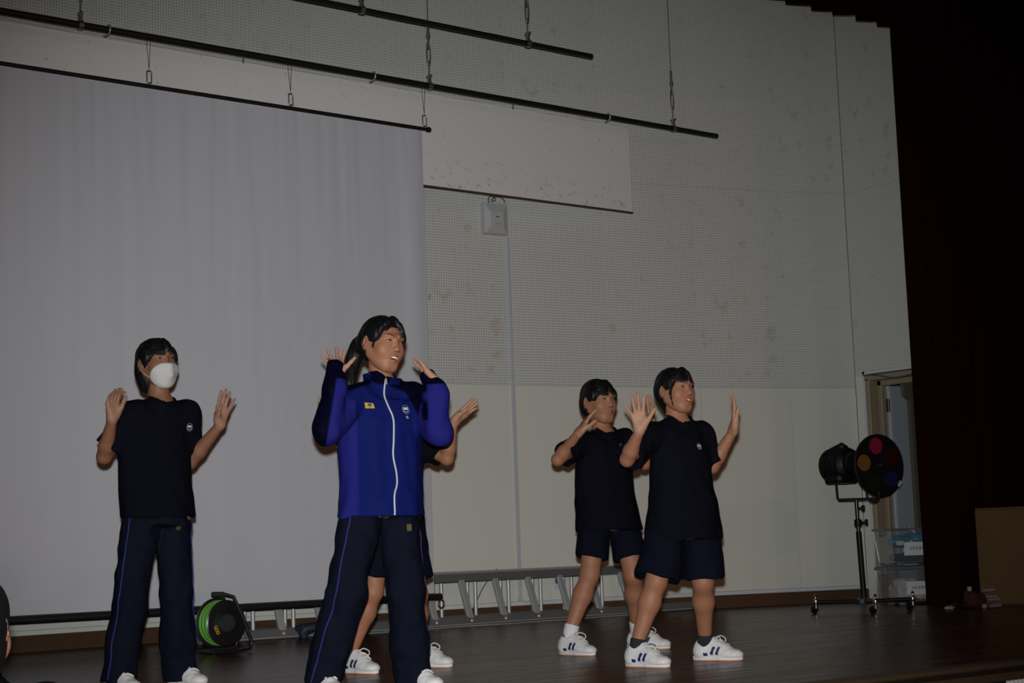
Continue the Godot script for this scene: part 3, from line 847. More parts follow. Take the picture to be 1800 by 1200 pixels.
func build_people() -> void:
	var white_sock := mat("white_sock", 0.58, 0.57, 0.57, 0.9)
	var black_sock := mat("black_sock", 0.010, 0.010, 0.012, 0.9)
	var up := Vector3.UP
	# masked dancer on the left
	var p := joined(MASKED, {
		"label": "person in navy T-shirt, track trousers and a white face mask, both hands raised",
		"head_look": {"yaw": 42.0, "pitch": -4.0, "roll": 3.0, "size": 1.02, "hair": "bob", "squint": 0.75}, "lips": false, "tone": 0.72,
		"handR": [Vector3(0.05, 1, 0.12), Vector3(0.75, 0.05, 0.65), Vector3(0.7, 0.1, -0.7), [0.62, 0.55, 0.5, 0.45], [0.02, 0.0, -0.02, -0.05], [0.35, 0.45, 0.3]],
		"handL": [Vector3(0.22, 1, 0.10), Vector3(0.55, 0.1, 0.85), Vector3(-0.8, 0.1, 0.4), [0.10, 0.10, 0.12, 0.10], [0.03, 0.0, -0.03, -0.30], [0.25, 0.6, 0.2]],
		"hip_r": 0.084, "toeR": 42.0, "toeL": 52.0, "hand_size": 0.98, "shoe": 1.0, "crest": Vector3(0.194, 1.205, 0.5), "tag_x": 0.042})
	var t := build_person(p)
	tee(t, p, 0.008, 0.80)
	trousers(t, p, 0.084, 0.079, 0.078)
	dress_shoes(t, p)
	mask_on(t, p)
	# dancer in the blue jacket
	p = joined(JACKET, {
		"label": "smiling person in royal blue track jacket with ponytail, hands up by the head",
		"head_look": {"yaw": 43.0, "pitch": 5.0, "roll": -6.0, "size": 1.05, "hair": "pony", "open": 1.0, "gaze": 0.003, "squint": 0.8},
		"handR": [Vector3(-0.10, 0.8, -0.58), Vector3(0.15, 0.55, 0.8), Vector3(1, 0.1, 0.1), [0.10, 0.06, 0.08, 0.10], [0.26, -0.02, -0.34, -0.72], [0.85, 0.25, 0.1]],
		"handL": [Vector3(-0.62, 0.62, -0.42), Vector3(0.6, 0.75, 0.0), Vector3(0.1, 0.2, 1.0), [0.05, 0.06, 0.08, 0.10], [0.05, 0.0, -0.03, -0.06], [0.4, 0.2, 0.1]],
		"hip_r": 0.088, "toeR": 35.0, "toeL": 48.0, "hand_size": 0.88, "tag_x": 0.05,
		"crest": Vector3(0.176, 1.195, 0.5), "badge": Vector3(0.027, 1.21, 0.0),
		"zip": ZIP})
	t = build_person(p)
	jacket(t, p)
	trousers(t, p, 0.088, 0.083, 0.080)
	dress_shoes(t, p)
	# dancer hidden behind her
	p = joined(HIDDEN, {
		"label": "person in navy T-shirt and shorts almost hidden behind the blue jacket",
		"head_look": {"yaw": 38.0, "size": 0.98, "hair": "bob"},
		"handR": [Vector3(-0.12, 1, 0.1), Vector3(0.3, 0, 1), Vector3(1, 0, 0.0), [0.15, 0.12, 0.12, 0.12], [0.10, 0.0, -0.12, -0.25], [0.7, 0.3, 0.1]],
		"handL": [Vector3(0.85, 0.75, 0.1), Vector3(0.5, -0.6, 0.6), Vector3(-0.4, 0.8, 0.3), [0.02, 0.02, 0.05, 0.08], [0.04, 0.0, -0.04, -0.08], [0.25, 0.3, 0.1]],
		"hip_r": 0.082, "toeR": 48.0, "toeL": 60.0, "hand_size": 0.95, "leg": 0.9})
	t = build_person(p)
	tee(t, p, 0.004, 0.80)
	shorts(t, p, 0.082, 0.096, 0.78)
	for s in ["R", "L"]:
		sock(t, p, s, 0.02, white_sock)
	dress_shoes(t, p)
	# dancer at the back right
	p = joined(BOY, {
		"label": "short-haired person in navy T-shirt, shorts and white socks, one hand at the ear",
		"head_look": {"yaw": 36.0, "pitch": 2.0, "roll": 2.0, "size": 1.06, "hair": "short", "squint": 0.7},
		"handR": [Vector3(0.55, 0.85, -0.15), Vector3(0.75, -0.45, -0.2), Vector3(0.25, -0.1, 1), [0.10, 0.18, 0.22, 0.25], [0.10, 0.0, -0.05, -0.10], [0.5, 0.35, 0.2]],
		"handL": [Vector3(-0.12, 1, 0.05), Vector3(0.8, 0.1, 0.5), Vector3(-0.3, 0.1, 0.9), [0.06, 0.05, 0.06, 0.08], [0.05, 0.0, -0.04, -0.08], [0.3, 0.3, 0.1]],
		"hip_r": 0.084, "toeR": 46.0, "toeL": 66.0, "hand_size": 0.98, "leg": 0.98, "crest": Vector3(0.14, 1.129, 0.5), "crest_size": 0.8})
	t = build_person(p)
	tee(t, p, 0.006, 0.74)
	shorts(t, p, 0.084, 0.098, 0.74)
	for s in ["R", "L"]:
		sock(t, p, s, 0.075, white_sock)
	dress_shoes(t, p)
	# dancer at the front right
	p = joined(GIRL, {
		"label": "smiling person in navy T-shirt, wide shorts and black socks, palm held out",
		"head_look": {"yaw": 38.0, "pitch": -2.0, "roll": 0.0, "size": 0.98, "wide": 1.05, "hair": "tied", "open": 0.55, "gaze": 0.002, "squint": 0.75},
		"handR": [Vector3(-0.06, 1, 0.12), Vector3(0.05, -0.12, 1), Vector3(1, 0.05, 0.0), [0.03, 0.02, 0.03, 0.04], [0.10, -0.02, -0.16, -0.55], [0.72, 0.15, 0.15]],
		"handL": [Vector3(0.10, 1, 0.1), Vector3(0.95, 0.1, 0.1), Vector3(0.1, 0.0, 1.0), [-0.06, -0.12, -0.14, -0.14], [-0.04, 0.0, 0.03, 0.05], [0.2, 0.1, -0.1]],
		"hip_r": 0.090, "toeR": 50.0, "toeL": 66.0, "hand_size": 1.0, "leg": 0.97, "crest": Vector3(0.138, 1.051, 0.5), "crest_size": 0.9})
	t = build_person(p)
	tee(t, p, 0.010, 0.88)
	shorts(t, p, 0.090, 0.112, 0.97)
	for s in ["R", "L"]:
		sock(t, p, s, 0.045, black_sock)
	dress_shoes(t, p)
	build_onlooker()

# someone standing in the hall before the stage, back of the head at the picture's edge
func build_onlooker() -> void:
	var t := thing("person", "onlooker in dark clothes seen from behind before the stage", "person", Vector3(1.2, -0.95, -3.36), deg_to_rad(-38.0))
	dress = {"lips": false}
	face_frame = Transform3D(Basis.IDENTITY, Vector3(0, 1000, 0))
	var hb := Basis(Vector3.UP, deg_to_rad(170.0)) * Basis(Vector3.RIGHT, deg_to_rad(8.0))
	var hc := Vector3(0, 1.42, 0)
	var b := [
		bar(Vector3(0, 0.95, 0), Vector3(0, 1.15, 0), 0.12, 0.13, 0.04),
		bar(Vector3(-0.13, 1.19, 0), Vector3(0.13, 1.19, 0), 0.045, 0.045, 0.04),
		bar(Vector3(0, 1.2, 0), Vector3(0, 1.38, 0), 0.05, 0.05, 0.03)]
	for s in [-1.0, 1.0]:
		b.append(bar(Vector3(0.15 * s, 1.19, 0), Vector3(0.20 * s, 0.92, 0.02), 0.042, 0.034, 0.02))
		b.append(bar(Vector3(0.20 * s, 0.92, 0.02), Vector3(0.19 * s, 0.70, -0.08), 0.034, 0.025, 0.02))
		b.append(bar(Vector3(0.08 * s, 0.82, 0), Vector3(0.085 * s, 0.44, 0), 0.08, 0.052, 0.04))
		b.append(bar(Vector3(0.085 * s, 0.44, 0), Vector3(0.085 * s, 0.09, 0.01), 0.055, 0.032, 0.03))
		b.append(bar(Vector3(0.085 * s, 0.08, 0.02), Vector3(0.09 * s, 0.05, -0.10), 0.032, 0.028, 0.02))
	var skin_m: StandardMaterial3D = mats["skin"]
	var soup := Soup.new()
	skin(soup, b, 0.012, Transform3D.IDENTITY, 0.0, Vector3.ONE, 1)
	skin(soup, head_prims({}), 0.004, Transform3D(hb, hc), 0.0, Vector3.ONE, 1)
	for s in [-1.0, 1.0]:
		skin(soup, hand_prims(Vector3(0.19 * s, 0.70, -0.08), Vector3(0, -1, -0.2), Vector3(-s, 0, 0), Vector3(0, 0, -1), [0.2, 0.2, 0.2, 0.2], [0.05, 0.0, -0.05, -0.1], [0.4, 0.2, 0.1]), 0.004, Transform3D.IDENTITY, 0.0, Vector3.ONE, 1)
	put(t, "body", soup.mesh(), skin_m)
	var hs := Soup.new()
	skin(hs, hair_prims("long", 1.02), 0.005, Transform3D(hb.scaled(Vector3.ONE * 1.03), hc), 0.0022, Vector3(40, 6, 30))
	put(t, "hair", hs.mesh(), mat("black_hair", 0.0048, 0.0045, 0.0044, 0.5, 0.0, 0.32))
	var dark := mat("dark_uniform", 0.0022, 0.0022, 0.0025, 0.9, 0.0, 0.12)
	var j := [stack([[0.66, 0, 0, 0.19, 0.13], [0.9, 0, 0, 0.18, 0.125], [1.1, 0, 0, 0.185, 0.12], [1.24, 0, 0, 0.15, 0.085]], 0.0, 0.04),
		bar(Vector3(0, 1.25, 0), Vector3(0.155, 1.235, 0), 0.062, 0.06, 0.04), bar(Vector3(0, 1.25, 0), Vector3(-0.155, 1.235, 0), 0.062, 0.06, 0.04),
		cut_bar(Vector3(0, 1.24, 0.01), Vector3(0, 1.325, 0.01), 0.08, 0.078, 0.02)]
	for s in [-1.0, 1.0]:
		j.append(bar(Vector3(0.155 * s, 1.235, 0), Vector3(0.20 * s, 0.92, 0.02), 0.06, 0.055, 0.03))
		j.append(cut_bar(Vector3(0.20 * s, 0.92, 0.02), Vector3(0.19 * s, 0.72, -0.075), 0.055, 0.045, 0.03))
	put(t, "jacket", skin_mesh(j, 0.012, 0.008, Vector3(8, 6, 8)), dark)
	var l := [stack([[0.74, 0, 0, 0.165, 0.11], [0.9, 0, 0, 0.165, 0.11]], 0.0, 0.03)]
	for s in [-1.0, 1.0]:
		l.append(bar(Vector3(0.08 * s, 0.82, 0), Vector3(0.085 * s, 0.44, 0), 0.095, 0.075, 0.03))
		l.append(cut_bar(Vector3(0.085 * s, 0.44, 0), Vector3(0.085 * s, 0.06, 0.01), 0.075, 0.07, 0.02))
	put(t, "trousers", skin_mesh(l, 0.012, 0.008, Vector3(8, 6, 8)), dark)
	for s in [-1.0, 1.0]:
		shoe(t, Vector3(0.09 * s, 0.0, -0.04), 180.0, 1.0, false)
# ---------------------------------------------------------------- the stage
const JOINTS := [0.145, 1.932, 3.742, 5.552, 7.3]

func wall_v(u: float) -> float:
	return -0.0323 * u * u + 0.3883 * u + 9.8431

# where the upright joints of the back wall stand, from the right corner leftwards
func wall_nodes() -> PackedVector2Array:
	var out := PackedVector2Array([Vector2(11.75, wall_v(11.75)), Vector2(11.12, wall_v(11.12))])
	var u := 11.12
	while u > 0.9:
		var w := u - 0.5
		for z in 12:
			w -= (Vector2(w, wall_v(w)).distance_to(Vector2(u, wall_v(u))) - 0.91) * -1.0
		u = w
		out.append(Vector2(u, wall_v(u)))
	return out

# board with drilled holes every 22.75 mm, cream paint and rusty spots
func drilled_board(seed_: int, stains: float) -> ImageTexture:
	var w := 640
	var h := 1280
	var no := FastNoiseLite.new()
	no.seed = seed_
	no.frequency = 0.006
	no.fractal_octaves = 4
	var fine := FastNoiseLite.new()
	fine.seed = seed_ + 9
	fine.frequency = 0.09
	var by := PackedByteArray()
	by.resize(w * h * 3)
	for y in h:
		for x in w:
			var a := no.get_noise_2d(x, y)
			var b := fine.get_noise_2d(x, y)
			var t := 1.0 + 0.02 * b
			var rust := clampf((a - 0.50 + stains) * 4.0, 0.0, 1.0) * clampf(b * 2.0 + 0.25, 0.0, 1.0)
			var hx := (x % 16) - 7.5
			var hy := (y % 16) - 7.5
			var c := Vector3(212, 211, 204) * t
			c = c.lerp(Vector3(150, 122, 82), rust * 0.5)
			var rr := hx * hx + hy * hy
			if rr < 8.6:
				c = Vector3(140, 134, 122)
			elif rr < 13.0 and b > 0.1 and a > 0.0:
				c = c.lerp(Vector3(168, 148, 112), 0.5)
			var o := (y * w + x) * 3
			by[o] = int(clampf(c.x, 0, 255))
			by[o + 1] = int(clampf(c.y, 0, 255))
			by[o + 2] = int(clampf(c.z, 0, 255))
	return tex(Image.create_from_data(w, h, false, Image.FORMAT_RGB8, by))

# long boards of dark varnished wood; u along the boards
func floor_boards() -> Array:
	var w := 1024
	var h := 1024
	var grain := FastNoiseLite.new()
	grain.seed = 4
	grain.frequency = 0.02
	grain.fractal_octaves = 4
	var rng := RandomNumberGenerator.new()
	rng.seed = 11
	var by := PackedByteArray()
	by.resize(w * h * 3)
	var ro := PackedByteArray()
	ro.resize(w * h)
	var tone := []
	var cut := []
	for k in 32:
		tone.append([rng.randf_range(0.72, 1.25), rng.randf_range(0.72, 1.25)])
		cut.append(rng.randi_range(0, w))
	for y in h:
		var k := y / 32
		for x in w:
			var g := grain.get_noise_2d(x * 0.35, y * 5.0 + k * 300.0)
			var g2 := grain.get_noise_2d(x * 0.1 + 700.0, y * 1.3 + k * 77.0)
			var t: float = tone[k][1 if (x + cut[k]) % w > w / 2 else 0] * (1.0 + 0.35 * g + 0.25 * g2)
			if y % 32 == 0 or (x + cut[k]) % (w / 2) < 2:
				t *= 0.35
			var o := (y * w + x) * 3
			by[o] = int(clampf(80.0 * t, 0, 255))
			by[o + 1] = int(clampf(47.0 * t, 0, 255))
			by[o + 2] = int(clampf(28.0 * t, 0, 255))
			ro[y * w + x] = int(clampf(76.0 + 22.0 * (g2 + 0.6 * g), 40, 90))
	return [tex(Image.create_from_data(w, h, false, Image.FORMAT_RGB8, by)), tex(Image.create_from_data(w, h, false, Image.FORMAT_L8, ro))]

func flat_slab(size: Vector3, tile: float) -> ArrayMesh:
	var s := Soup.new()
	s.box(Vector3.ZERO, size, 0.0)
	for k in s.v.size():
		s.uv[k] = Vector2(s.v[k].x, s.v[k].z) / tile
	return s.mesh()

func build_room() -> void:
	var board_tex := [drilled_board(3, 0.0), drilled_board(17, 0.08), drilled_board(29, 0.16)]
	var board_mats := []
	for k in 3:
		var m := StandardMaterial3D.new()
		m.resource_name = "drilled_board"
		m.albedo_texture = board_tex[k]
		m.roughness = 0.75
		board_mats.append(m)
	var cream := mat("cream_sheet", 0.71, 0.70, 0.61, 0.6)
	var cream_b := mat("cream_sheet_b", 0.705, 0.695, 0.605, 0.6)
	var behind := mat("wall_core", 0.12, 0.11, 0.09, 0.9)
	var brown := mat("skirting_wood", 0.072, 0.033, 0.012, 0.6)
	var pale := mat("pale_trim", 0.60, 0.62, 0.66, 0.5)

	# floor of the stage, with a nosing along its front
	var fb := floor_boards()
	var fm := StandardMaterial3D.new()
	fm.resource_name = "varnished_boards"
	fm.albedo_texture = fb[0]
	fm.roughness_texture = fb[1]
	fm.roughness_texture_channel = BaseMaterial3D.TEXTURE_CHANNEL_GRAYSCALE
	fm.roughness = 1.0
	fm.metallic_specular = 0.24
	var fl := structure("floor")
	put(fl, "stage_floor", flat_slab(Vector3(20, 0.12, 8.3), 2.4), fm, Vector3(6, -0.06, -4.75 - 4.15))
	var edge_wood := mat("edge_wood", 0.055, 0.036, 0.019, 0.5)
	var edge_dark := mat("edge_dark", 0.012, 0.008, 0.005, 0.5)
	var e1 := structure("trim_1")
	put(e1, "nosing", box_mesh(Vector3(20, 0.03, 0.09), 0.008), edge_wood, Vector3(6, -0.014, -4.705))
	put(e1, "bead", box_mesh(Vector3(20, 0.016, 0.03), 0.004), edge_dark, Vector3(6, -0.038, -4.68))
	put(e1, "lower_strip", box_mesh(Vector3(20, 0.04, 0.05), 0.006), edge_wood, Vector3(6, -0.068, -4.69))
	put(e1, "rail", box_mesh(Vector3(20, 0.014, 0.03), 0.004), edge_dark, Vector3(6, -0.097, -4.685))
	var ap := structure("wall_front")
	for k in 11:
		put(ap, "panel", box_mesh(Vector3(1.79, 0.84, 0.04), 0.006), edge_wood, Vector3(-3.1 + 1.8 * k, -0.53, -4.74))

	# back wall: a gentle curve of sheets, smooth below and drilled above
	var nodes := wall_nodes()
	var wb := structure("wall_back")
	var core := Soup.new()
	for k in nodes.size() - 1:
		var a := Vector3(nodes[k + 1].x, 0, -nodes[k + 1].y - 0.02)
		var b := Vector3(nodes[k].x, 0, -nodes[k].y - 0.02)
		var up := Vector3(0, 7.4, 0)
		var bk := Vector3(0, 0, -0.2)
		core.quad(a, b, b + up, a + up)
		core.quad(b + bk, a + bk, a + bk + up, b + bk + up)
	put(wb, "core", core.mesh(), behind)
	var shared := {}
	for k in nodes.size() - 1:
		var a := Vector3(nodes[k + 1].x, 0, -nodes[k + 1].y)
		var b := Vector3(nodes[k].x, 0, -nodes[k].y)
		var turn := atan2(-(b.z - a.z), b.x - a.x)
		var wide := a.distance_to(b)
		for row in 4:
			var y0: float = JOINTS[row]
			var y1: float = JOINTS[row + 1]
			var gap := 0.003 if row == 0 else 0.0012
			if row == 3 and k == 1:
				gap = 0.004
			var key := "%.3f %d %.4f" % [wide, row, gap]
			if not shared.has(key):
				shared[key] = box_mesh(Vector3(wide - gap, y1 - y0 - 0.0015, 0.02), 0.0012)
			var mm: Material = [cream, cream_b][(k * 7 + row) % 2] if row == 0 else board_mats[(k * 5 + row * 2 + 1) % 3]
			put(wb, "panel", shared[key], mm, (a + b) * 0.5 + Vector3(0, (y0 + y1) * 0.5, -0.01), turn)
	var bb := structure("baseboard_back")
	var tr := structure("trim_2")
	for k in nodes.size() - 1:
		var a := Vector3(nodes[k + 1].x, 0, -nodes[k + 1].y)
		var b := Vector3(nodes[k].x, 0, -nodes[k].y)
		var turn := atan2(-(b.z - a.z), b.x - a.x)
		put(bb, "board", box_mesh(Vector3(a.distance_to(b) + 0.004, 0.112, 0.024), 0.003), brown, (a + b) * 0.5 + Vector3(0, 0.056, 0.004), turn)
		put(tr, "strip", box_mesh(Vector3(a.distance_to(b) + 0.002, 0.033, 0.018), 0.003), pale if k < 4 else cream, (a + b) * 0.5 + Vector3(0, 0.128, 0.001), turn)

	# right wall with a doorway into the wing
	var wr := structure("wall_right")
	var uw := 11.75
	var z_corner := -wall_v(uw)
	# over the door
	for row in [1, 2, 3]:
		var y0: float = [0.0, 2.04, 3.742, 5.552][row]
		var y1: float = JOINTS[row + 1]
		for k in 2:
			put(wr, "panel", box_mesh(Vector3(0.66, y1 - y0 - 0.0015, 0.02), 0.0012), board_mats[(row + k * 2) % 3], Vector3(uw + 0.01, (y0 + y1) * 0.5, z_corner + 0.33 + 0.662 * k), -PI / 2)
	put(wr, "sheet", box_mesh(Vector3(0.09, 2.04, 0.02), 0.001), cream, Vector3(uw + 0.01, 1.02, z_corner + 0.045), -PI / 2)
	put(wr, "core", box_mesh(Vector3(0.12, 5.3, 1.45), 0.0), behind, Vector3(uw + 0.085, 4.7, z_corner + 0.72))
	var wood := mat("door_frame_wood", 0.30, 0.225, 0.14, 0.5)
	var dr := structure("door_1", Vector3(uw, 0, z_corner))
	put(dr, "jamb", box_mesh(Vector3(0.16, 2.0, 0.05), 0.006), wood, Vector3(0.06, 1.0, 0.145))
	put(dr, "jamb_stop", box_mesh(Vector3(0.06, 2.0, 0.05), 0.005), wood, Vector3(0.10, 1.0, 0.21))
	put(dr, "jamb", box_mesh(Vector3(0.16, 2.0, 0.05), 0.006), wood, Vector3(0.06, 1.0, 1.2))
	put(dr, "head", box_mesh(Vector3(0.16, 0.05, 1.11), 0.006), wood, Vector3(0.06, 2.005, 0.67))
	put(dr, "head_stop", box_mesh(Vector3(0.06, 0.05, 1.0), 0.005), wood, Vector3(0.10, 1.955, 0.68))
	put(dr, "architrave", box_mesh(Vector3(0.012, 2.07, 0.03), 0.003), pale, Vector3(-0.006, 1.035, 0.105))
	put(dr, "architrave", box_mesh(Vector3(0.012, 0.03, 1.14), 0.003), pale, Vector3(-0.006, 2.055, 0.66))
	var leaf_m := mat("door_leaf", 0.36, 0.38, 0.41, 0.5)
	var leaf := put(dr, "leaf", box_mesh(Vector3(0.84, 1.92, 0.035), 0.003), leaf_m, Vector3(0.56, 0.97, 0.26), deg_to_rad(-4))
	put(leaf, "edge_strip", box_mesh(Vector3(0.035, 1.92, 0.045), 0.003), mat("leaf_edge", 0.5, 0.51, 0.52, 0.5), Vector3(-0.4, 0, 0))
	for y in [0.78, -0.7]:
		put(leaf, "hinge", box_mesh(Vector3(0.02, 0.12, 0.075), 0.003), mat("hinge_metal", 0.10, 0.095, 0.085, 0.4, 0.8), Vector3(-0.428, y, 0.0))
	# the dim passage behind the door
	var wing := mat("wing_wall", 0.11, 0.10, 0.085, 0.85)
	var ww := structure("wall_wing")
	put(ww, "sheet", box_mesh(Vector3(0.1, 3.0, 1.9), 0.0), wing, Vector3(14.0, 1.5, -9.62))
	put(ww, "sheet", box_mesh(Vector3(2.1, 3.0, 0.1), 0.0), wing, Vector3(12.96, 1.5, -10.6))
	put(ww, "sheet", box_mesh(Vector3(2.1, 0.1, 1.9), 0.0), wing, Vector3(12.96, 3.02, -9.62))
	# side of the stairs in the passage: a dark panel with a slanting upper corner
	var st := structure("trim_3")
	var soup := Soup.new()
	var po := [Vector2(11.955, 0.0), Vector2(13.2, 0.0), Vector2(13.2, 2.3), Vector2(11.88, 2.3), Vector2(11.88, 1.83), Vector2(11.955, 1.784)]
	for k in 6:
		var a: Vector2 = po[k]
		var b: Vector2 = po[(k + 1) % 6]
		soup.quad(Vector3(a.x, a.y, -9.54), Vector3(b.x, b.y, -9.54), Vector3(b.x, b.y, -9.5), Vector3(a.x, a.y, -9.5))
	for z in [-9.5, -9.54]:
		for w in [[0, 1, 2, 5], [5, 2, 3, 4]]:
			var q := []
			for k in w:
				q.append(Vector3(po[k].x, po[k].y, z))
			if z < -9.52:
				q.reverse()
			soup.quad(q[0], q[1], q[2], q[3])
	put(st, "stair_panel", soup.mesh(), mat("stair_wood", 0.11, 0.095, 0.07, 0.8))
	# closed hall around stage and audience
	var plaster := mat("hall_plaster", 0.20, 0.19, 0.17, 0.9)
	var cl := structure("ceiling")
	put(cl, "stage_ceiling", box_mesh(Vector3(20, 0.2, 8.0), 0.0), mat("stage_ceiling", 0.10, 0.095, 0.085, 0.9), Vector3(6, 7.45, -8.7))
	put(cl, "hall_ceiling", box_mesh(Vector3(26, 0.2, 24.0), 0.0), plaster, Vector3(6, 8.3, 7.3))
	var wh := structure("wall_hall")
	put(wh, "sheet", box_mesh(Vector3(26, 10, 0.2), 0.0), plaster, Vector3(6, 3.4, 19.2))
	put(wh, "sheet", box_mesh(Vector3(0.2, 10, 24.0), 0.0), plaster, Vector3(-6.9, 3.4, 7.2))
	put(wh, "sheet", box_mesh(Vector3(0.2, 10, 24.0), 0.0), plaster, Vector3(18.9, 3.4, 7.2))
	put(wh, "sheet", box_mesh(Vector3(0.2, 9, 6.6), 0.0), plaster, Vector3(0.1, 3.5, -8.2))
	put(wh, "sheet", box_mesh(Vector3(6.8, 10, 0.2), 0.0), plaster, Vector3(-3.3, 3.4, -4.95))
	put(wh, "sheet", box_mesh(Vector3(5.4, 10, 0.2), 0.0), plaster, Vector3(16.2, 3.4, -4.95))
	put(wh, "sheet", box_mesh(Vector3(14, 2.4, 0.2), 0.0), plaster, Vector3(6.9, 7.2, -4.95))
	put(wh, "sheet", box_mesh(Vector3(0.2, 8, 4.2), 0.0), plaster, Vector3(14.2, 3.5, -6.9))
	put(wh, "sheet", box_mesh(Vector3(2.2, 4.4, 0.2), 0.0), plaster, Vector3(13.0, 5.2, -8.75))
	var hf := structure("floor_hall")
	put(hf, "hall_floor", flat_slab(Vector3(26, 0.1, 24), 2.4), fm, Vector3(6, -1.0, 7.2))

# pleated cloth hanging between u0 and u1 in front of z; the pleats lap like shingles
func pleats(u0: float, u1: float, y0: float, y1: float, z: float, deep: float, pitch: float, seed_: int, sheer := 0.0) -> ArrayMesh:
	var rng := RandomNumberGenerator.new()
	rng.seed = seed_
	var s := Soup.new()
	var top := []
	var u := u0
	while u < u1:
		var w := pitch * rng.randf_range(0.75, 1.3)
		var dd := deep * rng.randf_range(0.7, 1.25)
		top.append(Vector2(u, z + dd * 0.15))
		top.append(Vector2(u + w * 0.35, z + dd * 0.5))
		top.append(Vector2(u + w * 0.75, z + dd))
		top.append(Vector2(u + w * 0.93, z + dd * 0.9))
		top.append(Vector2(u + w * 0.90, z + dd * 0.2))
		u += w
	for side in [0.0, -0.012]:
		for k in top.size() - 1:
			var a: Vector2 = top[k]
			var b: Vector2 = top[k + 1]
			var p := [Vector3(a.x, y0, a.y + side), Vector3(b.x, y0, b.y + side), Vector3(b.x, y1, b.y + side), Vector3(a.x, y1, a.y + side)]
			if side == 0.0:
				s.quad(p[0], p[1], p[2], p[3])
			else:
				s.quad(p[1], p[0], p[3], p[2])
	for k in top.size() - 1:
		var a: Vector2 = top[k]
		var b: Vector2 = top[k + 1]
		s.quad(Vector3(a.x, y0, a.y - 0.012), Vector3(b.x, y0, b.y - 0.012), Vector3(b.x, y0, b.y), Vector3(a.x, y0, a.y))
	var f: Vector2 = top[0]
	s.quad(Vector3(f.x, y0, f.y - 0.012), Vector3(f.x, y0, f.y), Vector3(f.x, y1, f.y), Vector3(f.x, y1, f.y - 0.012))
	return s.mesh()

func ladder(t: Node3D, long: float, wide: float, step: float, first: float, metal: Material, tread := 0.0) -> void:
	# lies on its side: rails along x, rungs upright
	for y in [0.035, wide - 0.035]:
		var r := put(t, "rail", box_mesh(Vector3(long, 0.07, 0.028), 0.004), mat("rail_metal", 0.20, 0.20, 0.195, 0.45, 0.4), Vector3(long * 0.5, y, 0))
		put(r, "lip", box_mesh(Vector3(long, 0.008, 0.04), 0.002), metal, Vector3(0, 0.031 if y > 0.1 else -0.031, 0.006))
	var x := first
	var rung: Mesh
	if tread > 0.0:
		rung = box_mesh(Vector3(tread, wide - 0.11, 0.03), 0.004)
	else:
		rung = tube_mesh([Vector3(0, -wide * 0.5 + 0.06, 0), Vector3(0, wide * 0.5 - 0.06, 0)], 0.0155, 12)
	var bolt := lathe_mesh([Vector2(0.0, 0.0), Vector2(0.014, 0.0), Vector2(0.014, 0.004), Vector2(0.008, 0.01), Vector2(0.0, 0.011)].slice(1), Vector3(0, 0, 1), 10)
	while x < long - 0.1:
		put(t, "rung", rung, metal, Vector3(x, wide * 0.5, 0.0))
		put(t, "rivet", bolt, metal, Vector3(x, 0.035, 0.014))
		x += step

func turnbuckle(parent: Node3D, at: Vector3, high: float, metal: Material) -> void:
	# wire, eye, open turnbuckle and the clamp round the pipe
	put(parent, "wire", tube_mesh([at + Vector3(0, 0.5, 0), at + Vector3(0, high, 0)], 0.004, 6), metal)
	var s := Soup.new()
	s.tube([at + Vector3(0, 0.52, 0), at + Vector3(0, 0.44, 0)], 0.011, 8)
	s.tube([at + Vector3(0, 0.46, 0), at + Vector3(0, 0.40, 0), at + Vector3(0, 0.37, 0)], [0.008, 0.018, 0.008], 8)
	var loop := []
	for k in 17:
		var an := TAU * k / 16
		loop.append(at + Vector3(0.016 * sin(an), 0.26 + 0.095 * cos(an), 0))
	s.tube(loop, 0.0065, 8, false)
	s.tube([at + Vector3(0, 0.365, 0), at + Vector3(0, 0.3, 0)], 0.006, 8)
	s.tube([at + Vector3(0, 0.2, 0), at + Vector3(0, 0.1, 0)], 0.006, 8)
	put(parent, "turnbuckle", s.mesh(), metal)
	var c := Soup.new()
	c.lathe(at + Vector3(-0.016, 0, 0), Vector3(1, 0, 0), [Vector2(0.025, 0), Vector2(0.032, 0), Vector2(0.032, 0.032), Vector2(0.025, 0.032)], 16)
	c.box(at + Vector3(0, 0.055, 0), Vector3(0.03, 0.07, 0.02), 0.004)
	c.tube([at + Vector3(0, 0.08, -0.03), at + Vector3(0, 0.08, 0.03)], 0.009, 8)
	put(parent, "clamp", c.mesh(), metal)

